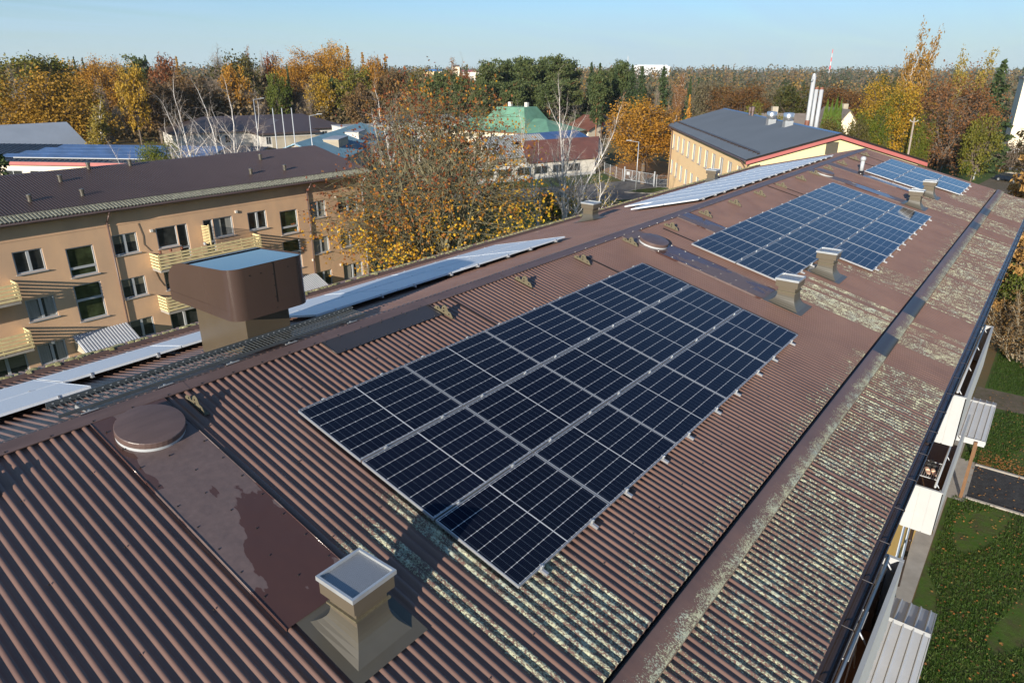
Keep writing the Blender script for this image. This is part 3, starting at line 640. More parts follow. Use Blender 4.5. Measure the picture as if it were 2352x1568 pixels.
# body walls follow a profile whose top rounds down at the back
def ztop(y): 
    y1 = 1.42
    base = hz1-(y-hy0)*.075
    if y <= y1: return base
    q = min(1, (y-y1)/(hy1-y1)); return (hz1-(y1-hy0)*.075)-.33*(1-math.sqrt(max(0, 1-q*q)))-.02*q
side = []
ys = [1.0, 1.2, 1.42, 1.55, 1.68, 1.80, 1.89, 1.95, 1.98]
PLn = plan(); pts2 = []
front = PLn[:14]
chain = [(hx0, y) for y in reversed(ys)]+front+[(hx1, y) for y in ys]
def wall(b, ch, off, z0f, z1f, close=False):
    P = [(x, y, z0f(y)) for x, y in ch]+[(x, y, z1f(y)) for x, y in ch]; n = len(ch)
    b.pts(P, [(i, i+1, n+i+1, n+i) for i in range(n-1)]+([(n-1, 0, n, 2*n-1)] if close else []))
b = MB(); wall(b, chain, 0, lambda y: hz0, ztop); 
n = len(ys); b.pts([(hx0, y, ztop(y)) for y in ys[2:]]+[(hx1, y, ztop(y)) for y in ys[2:]], [(i, i+1, len(ys[2:])+i+1, len(ys[2:])+i) for i in range(len(ys[2:])-1)])
b.pts([(hx0, hy1, hz0), (hx1, hy1, hz0), (hx1, hy1, ztop(hy1)), (hx0, hy1, ztop(hy1))], [(0, 1, 2, 3)])
b.pts([(x, y, hz0+.005) for x, y in chain], [tuple(range(len(chain)))])
body = b.build('hood_body', M['hood'], hd)
for p in body.data.polygons: p.use_smooth = len(p.vertices) == 4
try: body.data.set_sharp_from_angle(angle=0.6)
except Exception: pass
b = MB(); lidpts = [(hx0+.012, 1.40), (hx0+.012, hy0+.10), (hx0+.06, hy0+.06), (hx1-.06, hy0+.06), (hx1-.012, hy0+.10), (hx1-.012, 1.40)]
b.pts([(x, y, ztop(y)-.012) for x, y in lidpts], [tuple(range(6))]); b.build('lid', M['hoodtop'], hd)
b = MB(); ch2 = [(x+(-.004 if x < .5 else .004 if x > 1.2 else 0), y-(.004 if y < .5 else 0)) for x, y in chain]
wall(b, ch2, 0, lambda y: hz0-.003, lambda y: hz0+.135); P = b.build('skirt_band', M['hood'], hd, smooth=True)
b = MB(); b.box(.915, .925, hy0-.004, hy0+.01, hz0+.14, hz1-.01)
for z in np.arange(hz0+.06, hz1, .16): b.tube((.905, hy0-.006, z), (.905, hy0+.01, z), .009, n=6)
for X in (.55, .72, 1.15, 1.3): b.tube((X, hy0-.004, hz1-.12), (X, hy0+.01, hz1-.12), .010, n=6)
b.build('seam', M['dark'], hd)
b = MB(); b.box(.54, 1.245, .53, 1.86, 12.66, 13.66); b.build('duct', M['stem'], hd, bevel=.006)
b = MB(); b.box(.515, 1.27, .505, 1.885, 12.6, 12.76); b.build('base_flashing', M['ridge'], hd)
b = MB(); b.box(.56, 1.23, .55, 1.84, 12.6, 12.6) if False else None
# roof walkway
wk = thing('roof_walkway', (.2, .35, 13.1), 'dark steel grating walkway along the ridge in front of the big hood', 'walkway')
wx0, wx1, wy0, wy1, wz = -2.02, 2.36, .17, .50, 13.245
b = MB()
for X in np.arange(wx0+.02, wx1, .055): b.box(X, X+.008, wy0, wy1, wz-.012, wz)
for y in (wy0+.165, ): b.box(wx0, wx1, y-.004, y+.004, wz-.010, wz-.001)
b.build('grating', M['walk'], wk)
for y in (wy0, wy1):
    b = MB(); b.box(wx0, wx1, y-.006, y+.006, wz-.03, wz+(.05 if y == wy1 else .012))
    b.build('side_rail', M['walk'], wk)
b = MB()
for X in np.arange(wx0+.06, wx1, .09): b.box(X, X+.022, wy1-.0085, wy1-.0065, wz+.018, wz+.032)
b.build('rail_holes', M['galv'], wk)
for X in (-1.72, -.85, .05, .95, 2.05):
    b = MB(); b.prism([(X, .06, RP(X, .06)[2]+.01), (X, .62, RP(X, .62)[2]+.01), (X, .50, wz-.05), (X, .17, wz-.05)], (.02, 0, 0)); b.box(X-.09, X+.09, .07, .13, RP(X, .1)[2]+.005, RP(X, .1)[2]+.03)
    b.build('support', M['galv'], wk)
# walkway brackets on the near slope
rnk = ['first', 'second', 'third', 'fourth', 'fifth', 'sixth', 'seventh', 'eighth', 'ninth', 'tenth', 'eleventh', 'twelfth', 'thirteenth', 'fourteenth', 'fifteenth', 'sixteenth']
for i, X in enumerate((-2.95, -.83, 3.42, 5.58, 7.60, 9.62, 11.72, 13.82, 15.95, 18.05, 20.15, 22.3, 24.0, 25.85, 27.95, 30.0, 32.0)):
    tl = RP(X, -.5, 0); t = thing('ridge_bracket', tl, None, 'bracket', 'olive brackets along the ridge')
    t['label'] = ['olive bracket plate at the left edge of the picture below the ridge', 'olive bracket plate right beside the nearest round hatch', 'olive bracket plate at the end of the dark cover sheet'][i] if i < 3 else f'olive bracket plate below the ridge, {rnk[i-3]} one beyond the dark cover sheet'
    def bp(u, h, o=0): return RP(X+o, -(.29+u), .012+h)
    prof = [(0, 0), (0, .035), (.04, .075), (.10, .085), (.125, .055), (.155, .055), (.165, .125), (.205, .165), (.255, .150), (.30, .09), (.36, .085), (.42, .02), (.42, 0)]
    b = MB(); b.prism([bp(u, h) for u, h in prof], (.005, 0, 0)); b.build('plate', M['bracket'], t)
    b = MB(); b.prism([bp(0, 0), bp(.42, 0), bp(.42, .006), bp(0, .006)], (.06, 0, 0)); b.build('foot', M['bracket'], t)
    b = MB()
    for u, h in ((.075, .05), (.205, .10), (.215, .055), (.33, .045)): q = bp(u, h, -.0015); b.prism([(q[0], q[1]+dy, q[2]+dz) for dy, dz in ((-.014, -.012), (.014, -.012), (.014, .012), (-.014, .012))], (.008, 0, 0))
    b.build('slot', M['dark'], t)
# ------------------------------------------------------------------ tan apartment building opposite
LY = 34.8; LX0, LX1 = -16.0, 31.6; LE = 9.30
tanb = thing('apartment_building', (8, 40, 0), 'tan three-storey apartment building with dark ribbed roof and wooden balconies on the left', 'building')
OPEN = []   # window openings (x0,x1,z0,z1)
def std(x, r): z = {3: 6.50, 2: 3.83, 1: 1.20}[r]; return (x, x+1.44, z, z+1.22)
wins = []
for x in (-12.5, -7.5, 7.47, 12.52, 21.33, 26.36):
    for r in (3, 2, 1):
        if r == 1 and x in (21.33,): continue
        wins.append((*std(x, r), 'two'))
for x in (28.92, ):
    for r in (3, 2, 1): q = std(x, r); wins.append((q[0], q[0]+1.95, q[2], q[3], 'two'))
for x in (-3.9, 10.0, 23.82): wins += [(x, x+1.46, 5.76, 7.43, 'stair'), (x-.06, x+1.44, 3.15, 5.28, 'stair')]
for x in (15.1, -0.6, 2.4):
    for r in (3, 2): z = {3: 5.45, 2: 2.78}[r]; wins.append((x, x+1.32, z+1.0, z+2.27, 'one')); wins.append((x+1.30, x+2.0, z+.05, z+2.27, 'door'))
for r in (3, 2): z = {3: 5.45, 2: 2.78}[r]; wins.append((18.82, 20.22, z+1.0, z+2.27, 'one')); wins.append((18.15, 18.84, z+.05, z+2.27, 'door'))
for x in (15.0, 18.6, -0.6, 2.6, 5.0): wins.append((x, x+1.9, 1.05, 2.42, 'two'))
# facade as a grid of boxes around the openings (walls with real reveals)
xs = sorted({LX0, LX1} | {w_[0] for w_ in wins} | {w_[1] for w_ in wins}); zs = sorted({0, LE} | {w_[2] for w_ in wins} | {w_[3] for w_ in wins})
b = MB()
def is_open(xm, zm): return any(w_[0] < xm < w_[1] and w_[2] < zm < w_[3] for w_ in wins)
for xa, xb in zip(xs[:-1], xs[1:]):
    xm = (xa+xb)/2; z = 0
    cuts = [(w_[2], w_[3]) for w_ in wins if w_[0] < xm < w_[1]]; cuts.sort(); z = 0
    for za, zb in cuts+[(LE, LE)]:
        if za > z: b.quad((xa, LY, z), (xb, LY, z), (xb, LY, za), (xa, LY, za))
        z = max(z, zb)
for x0, x1, z0, z1, k in wins:
    d = .13
    b.quad((x0, LY, z0), (x0, LY+d, z0), (x0, LY+d, z1), (x0, LY, z1)); b.quad((x1, LY+d, z0), (x1, LY, z0), (x1, LY, z1), (x1, LY+d, z1)); b.quad((x0, LY+d, z1), (x1, LY+d, z1), (x1, LY, z1), (x0, LY, z1)); b.quad((x0, LY, z0), (x1, LY, z0), (x1, LY+d, z0), (x0, LY+d, z0))
b.quad((LX1, LY, 0), (LX1, LY+12.6, 0), (LX1, LY+12.6, LE), (LX1, LY, LE)); b.quad((LX1, LY, LE), (LX1, LY+12.6, LE), (LX1, LY+6.3, 10.75)); b.quad((LX0, LY+12.6, 0), (LX0, LY, 0), (LX0, LY, LE), (LX0, LY+12.6, LE)); b.quad((LX0, LY+12.6, 0), (LX0, LY+12.6, LE), (LX1, LY+12.6, LE), (LX1, LY+12.6, 0))
b.build('wall', M['tan'], tanb)
rw = random.Random(12)
for x0, x1, z0, z1, k in wins:
    y = LY+.05; fw = .075; b = MB()
    def bar(xa, xb, za, zb, yy=y): b.box(xa, xb, yy, yy+.07, za, zb)
    bar(x0, x0+fw, z0, z1); bar(x1-fw, x1, z0, z1); bar(x0+fw, x1-fw, z0, z0+fw); bar(x0+fw, x1-fw, z1-fw*.8, z1)
    if k == 'two': bar((x0+x1)/2-.07, (x0+x1)/2+.07, z0+fw, z1-fw*.8)
    if k == 'stair': zz_ = z0+(.42 if z1-z0 < 1.9 else 1.15); bar(x0+fw, x1-fw, zz_, zz_+.13)
    if k == 'door': bar(x0+fw, x1-fw, z0+.7, z0+.82)
    fr = b.build('window', M['white'], tanb)
    b = MB(); b.box(x0+.03, x1-.03, y+.075, y+.095, z0+.03, z1-.03); b.build('pane', M['glassg'] if k == 'stair' else M['glass'], fr)
    if k in ('two', 'one') and rw.random() < .75:
        b = MB(); c = rw.random()
        if c < .45: b.box(x0+.06, x1-.06, y+.068, y+.0735, z0+.55*(z1-z0)*rw.random()+.1, z1-.05); b.build('blind', M['blind'], fr)
        else: 
            b.box(x0+.06, x0+.06+(x1-x0)*.38, y+.068, y+.0735, z0+.08, z1-.05); b.box(x1-.06-(x1-x0)*.3, x1-.06, y+.068, y+.0735, z0+.08, z1-.05); b.build('curtain', M['curtain'], fr)
    if k != 'door': b = MB(); b.box(x0-.05, x1+.06, LY-.09, LY+.04, z0-.05, z0-.008); b.build('sill', M['steelgrey'], fr)
# roof: ribbed slopes, lichened eave strip, ridge, vent pipes
RYL, RZL, EYL = LY+6.3, 10.85, LY-.62
def ribbed(name, P00, P10, P11, P01, n, m, par, hh=.075):
    """ribs run from edge P00-P10 to edge P01-P11"""
    b = MB(); A_, B_, C_, D_ = map(Vector, (P00, P10, P11, P01)); nrm = (B_-A_).cross(D_-A_).normalized(); 
    if nrm.z < 0: nrm = -nrm
    P = []; F = []
    for i in range(n+1):
        for k, (u, h) in enumerate(((0, 0), (.30, 0), (.42, hh), (.86, hh))):
            v = min(1, (i+u)/n); P += [tuple(A_.lerp(B_, v)+nrm*h), tuple(D_.lerp(C_, v)+nrm*h)]
    F = [(2*i, 2*i+2, 2*i+3, 2*i+1) for i in range(len(P)//2-1)]
    b.pts(P, F); return b.build(name, m, par)
sl_ = (RZL-9.35)/(RYL-EYL)
ye = EYL+.85; ze = 9.35+.85*sl_
roofL = ribbed('roof', (LX0-.4, ye-.05, ze+.03), (LX1+.4, ye-.05, ze+.03), (LX1+.4, RYL, RZL), (LX0-.4, RYL, RZL), 300, M['darkroof'], tanb)
ribbed('roof', (LX0-.4, RYL+6.9, 9.35), (LX1+.4, RYL+6.9, 9.35), (LX1+.4, RYL, RZL), (LX0-.4, RYL, RZL), 300, M['darkroof'], tanb)
ribbed('eave_strip', (LX0-.4, EYL, 9.35-.02), (LX1+.4, EYL, 9.35-.02), (LX1+.4, ye-.03, ze-.02), (LX0-.4, ye-.03, ze-.02), 245, M['mossroof'], tanb)
b = MB(); b.prism([(LX0-.4, ye-.09, ze+.0), (LX0-.4, ye-.07, ze+.075), (LX0-.4, ye+.02, ze+.085)], (LX1-LX0+.8, 0, 0)); b.build('eave_flashing', M['mossroof'], tanb)
b = MB(); b.box(LX0-.4, LX1+.4, EYL-.03, EYL, 9.17, 9.33); b.tube((LX0-.4, EYL-.09, 9.27), (LX1+.4, EYL-.09, 9.27), .06, n=8); b.box(LX0-.3, LX1+.3, EYL+.03, LY, 9.2, 9.24); b.build('gutter', M['ridge'], tanb)
b = MB(); b.prism([(LX0-.4, RYL-.2, RZL+.0), (LX0-.4, RYL, RZL+.07), (LX0-.4, RYL+.2, RZL+.0)], (LX1-LX0+.8, 0, 0)); b.build('ridge_cap', M['darkroof'], tanb)
for x, y in ((9.45, 36.53), (12.1, 36.41), (12.05, 39.05), (16.9, 40.6), (23.1, 36.55), (25.8, 36.5), (25.62, 39.15), (14.4, 40.75), (2.2, 36.5)):
    z = 9.35+(y-EYL)*sl_; b = MB(); b.lathe((x, y, z-.05), [(.11, 0), (.11, .42), (.135, .425), (.135, .52), (.11, .525)], 14); b.build('chimney_pipe', M['skirt'], roofL, smooth=False)
for X in (12.42, 26.2, 31.3, -3.0):
    b = MB(); b.path([(X, EYL-.09, 9.25), (X, EYL+.05, 9.0), (X, LY-.09, 8.55), (X, LY-.09, 0.2)], .05, 8); b.build('downpipe', M['ridge'] if X < 31 else M['steelgrey'], tanb, smooth=True)
b = MB(); b.box(LX0, LX1, LY-.035, LY-.002, 0, .75); b.build('plinth', M['stainwall'], tanb)
b = MB(); b.box(LX0, LX1, LY-.02, LY-.002, 8.28, 8.33); b.build('cornice', M['tan'], tanb)
b = MB(); b.path([(14.15, LY-.02, 8.2), (14.3, LY-.02, 7.4), (14.25, LY-.02, 6.9), (14.6, LY-.02, 6.4)], .012, 5); b.path([(14.6, LY-.02, 5.2), (14.75, LY-.02, 4.6), (15.0, LY-.02, 4.1)], .012, 5); b.build('cable', M['dark'], tanb)
for x, z in ((14.75, 7.55), (20.45, 7.85), (8.2, 2.3), (14.85, 5.0), (28.7, 7.75), (28.65, 5.1), (28.6, 2.5), (26.1, 3.4)): b = MB(); b.box(x, x+.16, LY-.09, LY, z, z+.16); b.build('vent_box', M['whitecream'], tanb)
def lbalcony(x0, x1, zf, part):
    yo = LY-1.02; b = MB(); b.box(x0, x1, yo, LY, zf-.14, zf); bal = b.build('balcony', M['concrete'], tanb)
    b = MB()
    for k in range(5):
        z = zf+.06+k*.195; b.box(x0-.02, x1+.02, yo-.05, yo-.028, z, z+.125); b.box(x0-.05, x0-.028, yo-.05, LY-.02, z, z+.125); b.box(x1+.028, x1+.05, yo-.05, LY-.02, z, z+.125)
    for x in np.linspace(x0+.03, x1-.03, 6): b.box(x-.02, x+.02, yo-.027, yo+.01, zf, zf+1.0)
    b.build('railing', M['slat'], bal)
    if part:
        b = MB(); xm = (x0+x1)/2
        for k in range(12): b.prism([(xm, yo+.1, zf+1.0+k*.1), (xm, LY-.05, zf+.95+k*.1), (xm, LY-.05, zf+1.0+k*.1), (xm, yo+.1, zf+1.05+k*.1)], (.03, 0, 0))
        b.box(xm-.02, xm+.05, yo+.05, yo+.1, zf, zf+2.25); b.build('partition', M['slat'], bal)
        for x in (x0+.25, x0+.9, x0+1.6, xm-.35): 
            b = MB(); b.lathe((x, yo+.18, zf+1.0), [(.07, 0), (.09, .16)], 10); b.build('flower_pot', M['white'] if x > x0+2 else M['rusttin'], bal)
for r, zf in ((3, 5.36), (2, 2.68)):
    lbalcony(14.5, 21.42, zf, r == 3); lbalcony(0.2, 7.05, zf, False)
for x0, x1 in ((9.3, 12.35), (23.2, 26.25), (-4.4, -1.4)):
    ribbed('canopy', (x0+.0, LY-1.55, 1.72), (x1+.0, LY-1.55, 1.72), (x1, LY-.02, 2.42), (x0, LY-.02, 2.42), 18, M['greysheet'], tanb, .05)
    b = MB(); b.box(x0, x1, LY-1.58, LY-1.52, 1.58, 1.72); b.prism([(x0+.05, LY-1.5, 1.55), (x0+.05, LY-.05, 1.55), (x0+.05, LY-.05, 2.36), (x0+.05, LY-1.5, 1.66)], (.08, 0, 0)); b.build('canopy_edge', M['stainwall'], tanb)
    b = MB(); b.box(x0+.7, x0+1.8, LY-.045, LY-.037, 0, 1.5) ; b.build('door', M['redtrim'], tanb)

# ------------------------------------------------------------------ yellow building
ya = math.radians(35.7); U = Vector((math.cos(ya), math.sin(ya), 0)); Vv = Vector((math.sin(ya), -math.cos(ya), 0))   # U away along the eave, Vv right along the gable
YO = Vector((60.8, 15.0, 0)); YE, YRz, YW, YLn = 9.15, 11.35, 15.2, 41.5
yb = thing('yellow_building', (80, 20, 0), 'pale yellow building with shiny dark blue metal roof and red gable trim', 'building')
yx = lambda p: YO+U*p[0]+Vv*p[1]+Vector((0, 0, p[2]))
yw = []
for i in range(11):
    u = 2.6+i*3.55
    for z in (6.05, 2.45): yw.append((u, u+1.55, z, z+2.0))
b = MB(yx)
for xa in range(1): pass
us = sorted({0, YLn} | {q[0] for q in yw} | {q[1] for q in yw})
for ua, ub in zip(us[:-1], us[1:]):
    um = (ua+ub)/2; z = 0
    for za, zb in sorted((q[2], q[3]) for q in yw if q[0] < um < q[1])+[(YE, YE)]:
        b.quad((ua, 0, z), (ua, 0, za), (ub, 0, za), (ub, 0, z)); z = zb
for u0, u1, z0, z1 in yw:
    d = .2; b.quad((u0, 0, z0), (u0, d, z0), (u0, d, z1), (u0, 0, z1)); b.quad((u1, 0, z0), (u1, 0, z1), (u1, d, z1), (u1, d, z0)); b.quad((u0, 0, z1), (u0, d, z1), (u1, d, z1), (u1, 0, z1)); b.quad((u0, 0, z0), (u1, 0, z0), (u1, d, z0), (u0, d, z0))
b.quad((0, YW, 0), (YLn, YW, 0), (YLn, YW, YE), (0, YW, YE)); b.quad((YLn, 0, 0), (YLn, 0, YE), (YLn, YW, YE), (YLn, YW, 0))
b.build('wall', M['yellow'], yb)
b = MB(yx); b.quad((0, 0, 0), (0, YW, 0), (0, YW, YE), (0, YW/2, YRz-.15), (0, 0, YE)); b.build('gable_wall', M['yellow2'], yb)
for u0, u1, z0, z1 in yw:
    b = MB(yx); y = .06
    b.box(u0, u0+.10, y, y+.06, z0, z1); b.box(u1-.10, u1, y, y+.06, z0, z1); b.box(u0+.10, u1-.10, y, y+.06, z0, z0+.1); b.box(u0+.10, u1-.10, y, y+.06, z1-.1, z1); b.box((u0+u1)/2-.05, (u0+u1)/2+.05, y, y+.06, z0+.1, z1-.1)
    fr = b.build('window', M['white'], yb)
    b = MB(yx); b.box(u0+.05, u1-.05, y+.065, y+.09, z0+.05, z1-.05); b.build('pane', M['glass'], fr)
    b = MB(yx); b.box(u0-.05, u1+.05, -.10, .03, z0-.07, z0-.012); b.build('sill', M['steelgrey'], fr)
def ribq(b, A_, B_, C_, D_, n, h=.05, wd=.03):
    A_, B_, C_, D_ = map(Vector, (A_, B_, C_, D_)); b.quad(A_, B_, C_, D_)
    nr = (B_-A_).cross(D_-A_).normalized(); nr = nr if nr.z > 0 else -nr
    for i in range(n+1):
        t_ = i/n; p, q = A_.lerp(B_, t_), D_.lerp(C_, t_); e = (B_-A_).normalized()*wd
        b.pts([p-e, p+e, p+nr*h, q-e, q+e, q+nr*h], [(0, 2, 5, 3), (1, 4, 5, 2), (0, 1, 2)])
ov = .55; hs = (YRz-YE)/(YW/2)
b = MB(yx); ribq(b, (-.5, -ov, YE-ov*hs+.1), (YLn+.5, -ov, YE-ov*hs+.1), (YLn+.5, YW/2, YRz+.1), (-.5, YW/2, YRz+.1), 84, .10, .05)
roofY = b.build('roof', M['bluesteel'], yb)
b = MB(yx); ribq(b, (-.5, YW+ov, YE-ov*hs+.1), (YLn+.5, YW+ov, YE-ov*hs+.1), (YLn+.5, YW/2, YRz+.1), (-.5, YW/2, YRz+.1), 104); b.build('roof', M['bluesteel'], yb)
b = MB(yx); b.box(-.5, YLn+.5, -ov-.02, -ov+.0, YE-ov*hs-.12, YE-ov*hs+.08); b.box(-.4, YLn+.4, -ov+.02, 0, YE-ov*hs-.02, YE-ov*hs+.02); b.tube((-.5, -ov-.09, YE-ov*hs), (YLn+.5, -ov-.09, YE-ov*hs), .07, n=8); b.build('gutter', M['ridge'], yb)
b = MB(yx)
for s0, s1 in ((-ov, YW/2), (YW+ov, YW/2)):
    z0_ = YE-ov*hs; b.prism([(-.56, s0, z0_-.10), (-.56, s1, YRz-.10), (-.56, s1, YRz+.17), (-.56, s0, z0_+.17)], (.04, 0, 0))
b.build('dark_verge', M['dark'], yb)
b = MB(yx)
for s0, s1 in ((-ov, YW/2), (YW+ov, YW/2)):
    z0_ = YE-ov*hs; b.prism([(-.60, s0, z0_-.32), (-.60, s1, YRz-.32), (-.60, s1, YRz-.02), (-.60, s0, z0_-.02)], (.03, 0, 0))
b.build('red_fascia', M['redtrim'], yb)
b = MB(yx)
b.prism([(-.5, YW/2-.25, YRz+.09), (-.5, YW/2, YRz+.19), (-.5, YW/2+.25, YRz+.09)], (YLn+1, 0, 0)); b.build('ridge_cap', M['bluetrim'], yb)
b = MB(yx)
for u in np.arange(.3, YLn, .75): b.box(u, u+.08, .65, .85, YE+.72*hs+.10, YE+.72*hs+.32)
for dz in (.18, .30): b.tube((0, .75, YE+.75*hs+.1+dz), (YLn, .75, YE+.75*hs+.1+dz), .028, n=6)
b.build('snow_guard', M['gutter'], yb)
b = MB(yx); b.box(-.03, .02, YW/2-.55-.4, YW/2+.55-.4, YRz-1.75, YRz-.65)
for k in range(9): b.box(-.05, -.031, YW/2-.5-.4, YW/2+.5-.4, YRz-1.68+k*.11, YRz-1.62+k*.11)
b.build('louvre', M['skirt'], yb)
for u in (1.2, YLn-1.6): b = MB(yx); b.path([(u, -ov-.09, YE-.2), (u, -.4, YE-.5), (u, -.12, YE-.9), (u, -.12, .2)], .07, 8); b.build('downpipe', M['ridge'], yb)
def roofz(v): return YE+.1+min(v, YW-v)*hs
for i, (u, v) in enumerate(((15.6, 6.3), (11.2, 6.7))):
    c = yx((u, v, roofz(v))); t = thing('roof_fan', c, ['polished steel roof fan farther from the flues on the yellow building', 'polished steel roof fan nearer the white flues on the yellow building'][i], 'roof fan', 'steel roof fans')
    b = MB(yx); b.box(u-.42, u+.42, v-.42, v+.42, roofz(v)-.3, roofz(v)+.62); b.build('base', M['galv'], t)
    b = MB(); b.lathe((c[0], c[1], c[2]+.62), [(.52, 0), (.55, .03), (.55, .72), (.50, .76), (.1, .80)], 24); b.build('drum', M['chrome'], t, smooth=True)
for i, (u, v, r, h) in enumerate(((27.5, 7.2, .12, 1.1), (26.2, 7.2, .17, 1.2))):
    c = yx((u, v, roofz(v)-.1)); b = MB(); b.lathe(tuple(c), [(r, 0), (r, h*.55), (r*1.4, h*.58), (r*1.4, h), (r*.6, h+.04)], 12); b.build('vent_pipe', M['ridge'], roofY)
for i, (u, v, r, z1, d) in enumerate(((12.6, 9.2, .21, 16.2, 1), (11.6, 9.3, .19, 14.9, 0), (10.5, 9.4, .20, 14.9, 0))):
    c = yx((u, v, 0)); t = thing('flue', (c[0], c[1], 8), ['tallest white flue with collar on top behind the yellow building', 'middle white flue of the three behind the yellow building', 'rightmost white flue of the three behind the yellow building'][i], 'flue', 'white flues')
    b = MB(); b.lathe((c[0], c[1], 9.0), [(r, 0), (r, z1-9.0)], 18); b.build('shaft', M['white'], t, smooth=True)
    b = MB(); b.lathe((c[0], c[1], z1), [(r*.92, -.0), (r*.92, .22)], 18); b.build('outlet', M['rusttin'] if i else M['galv'], t)
    if d:
        b = MB(); b.lathe((c[0], c[1], 10.4), [(r*1.15, 0), (r*1.2, 1.2), (r*.7, 1.6)], 14); b.build('casing', M['rusttin'], t)
        b = MB(); b.box(c[0]-.6, c[0]+.6, c[1]-.05, c[1]+.05, z1-.5, z1-.3); b.build('top_bracket', M['galv'], t)

# ------------------------------------------------------------------ other buildings
def frame(o, ang):
    a = math.radians(ang); u = Vector((math.cos(a), math.sin(a), 0)); v = Vector((-math.sin(a), math.cos(a), 0)); o = Vector(o)
    return lambda p: o+u*p[0]+v*p[1]+Vector((0, 0, p[2]))
def winset(par, xf, side_y, lst, m='glass', out=-1, frm='white'):
    for x0, x1, z0, z1 in lst:
        b = MB(xf); y0, y1 = (side_y-.03, side_y-.003) if out < 0 else (side_y+.003, side_y+.03)
        b.box(x0, x1, y0, y1, z0, z1); fr = b.build('window', M[frm], par)
        b = MB(xf); yy = (y0-.012, y0-.002) if out < 0 else (y1+.002, y1+.012); n = 2 if x1-x0 > .9 else 1; wd = (x1-x0-.1*(n+1))/n
        for i in range(n): b.box(x0+.1+i*(wd+.1), x0+.1+i*(wd+.1)+wd, yy[0], yy[1], z0+.1, z1-.1)
        b.build('pane', M[m], fr)
def gabled(name, label, o, ang, L_, W_, ze, zr, mw, mr, ov=.4, cat='building', hip=0, base0=0, ribs=0):
    """box along local x (L_) and y (W_), ridge along x"""
    xf = frame(o, ang); t = thing(name, o, label, cat)
    b = MB(xf); b.quad((0,0,base0),(L_,0,base0),(L_,0,ze),(0,0,ze)); b.quad((L_,W_,base0),(0,W_,base0),(0,W_,ze),(L_,W_,ze))
    if hip: b.quad((0,W_,base0),(0,0,base0),(0,0,ze),(0,W_,ze)); b.quad((L_,0,base0),(L_,W_,base0),(L_,W_,ze),(L_,0,ze))
    else: b.quad((0,W_,base0),(0,0,base0),(0,0,ze),(0,W_/2,zr-.05),(0,W_,ze)); b.quad((L_,0,base0),(L_,W_,base0),(L_,W_,ze),(L_,W_/2,zr-.05),(L_,0,ze))
    b.build('wall', mw, t)
    s = (zr-ze)/(W_/2); zo = ze-ov*s+.06; zt = zr+.06; h0 = hip if hip else -ov; 
    b = MB(xf); b.quad((-ov,-ov,zo),(L_+ov,-ov,zo),(L_-h0,W_/2,zt),(h0,W_/2,zt)); b.quad((L_+ov,W_+ov,zo),(-ov,W_+ov,zo),(h0,W_/2,zt),(L_-h0,W_/2,zt))
    if hip: b.quad((-ov,W_+ov,zo),(-ov,-ov,zo),(h0,W_/2,zt)); b.quad((L_+ov,-ov,zo),(L_+ov,W_+ov,zo),(L_-h0,W_/2,zt))
    if ribs: ribq(b, (-ov,-ov,zo),(L_+ov,-ov,zo),(L_-h0,W_/2,zt),(h0,W_/2,zt), ribs, .05, .04)
    rf = b.build('roof', mr, t)
    b = MB(xf); b.box(-ov, L_+ov, -ov-.03, -ov, zo-.18, zo); b.box(-ov, L_+ov, W_+ov, W_+ov+.03, zo-.18, zo)
    if not hip:
        for xx in (-ov-.03, L_+ov): b.prism([(xx,-ov,zo-.18),(xx,W_/2,zt-.18),(xx,W_/2,zt),(xx,-ov,zo)], (.03,0,0)); b.prism([(xx,W_+ov,zo-.18),(xx,W_/2,zt-.18),(xx,W_/2,zt),(xx,W_+ov,zo)], (.03,0,0))
    else:
        for xx in (-ov-.03, L_+ov): b.box(xx, xx+.03, -ov, W_+ov, zo-.18, zo)
    b.build('eaves_board', mr if mr != M['greentin'] else M['rusttin'], t)
    return t, xf, rf
# cream hall with red fascia, blue roof and frosty panels, left background
crO = (20.0, 110.8, 0); t, xf, rf = gabled('cream_building', 'long cream building with red fascia and dark blue roof behind the tan building', crO, -57, 45, 14, 5.7, 7.0, M['cream'], M['bluesteel'], .5, ribs=60)
b = MB(xf); b.box(-.5, 45.5, -.56, -.53, 5.2, 5.62); b.build('red_fascia', M['redtrim'], t)
winset(t, xf, 0, [(x, x+2.6, 2.9, 4.5) for x in np.arange(2.0, 44, 3.6)])
b = MB(xf); b.path([(6.6, -.6, 5.3), (6.7, -.15, 4.8), (6.7, -.12, .2)], .06, 8); b.build('downpipe', M['rusttin'], t)
for k in range(4): 
    b = MB(xf); y0 = .9+k*1.5; s = 1.3/7.5
    b.pts([(12+k*1.6, y0, 5.7+y0*s+.22), (40, y0, 5.7+y0*s+.22), (40, y0+1.35, 5.7+(y0+1.35)*s+.22), (12+k*1.6, y0+1.35, 5.7+(y0+1.35)*s+.22), (12+k*1.6, y0, 5.7+y0*s+.14), (40, y0, 5.7+y0*s+.14)], [(0, 1, 2, 3), (4, 5, 1, 0)]); b.build('solar_row', M['bluecell'], rf)
b = MB(xf); b.box(14, 44, .7, .82, 5.95, 6.05); b.build('panel_rail', M['white'], rf)
# grey hall
t, xf, rf = gabled('grey_hall', 'big hall with plain grey fibre-cement roof at the left edge behind the cream building', (8, 107.0, 0), -1.5, 32.5, 17, 5.2, 9.0, M['cream'], M['greyfibre'], .3)
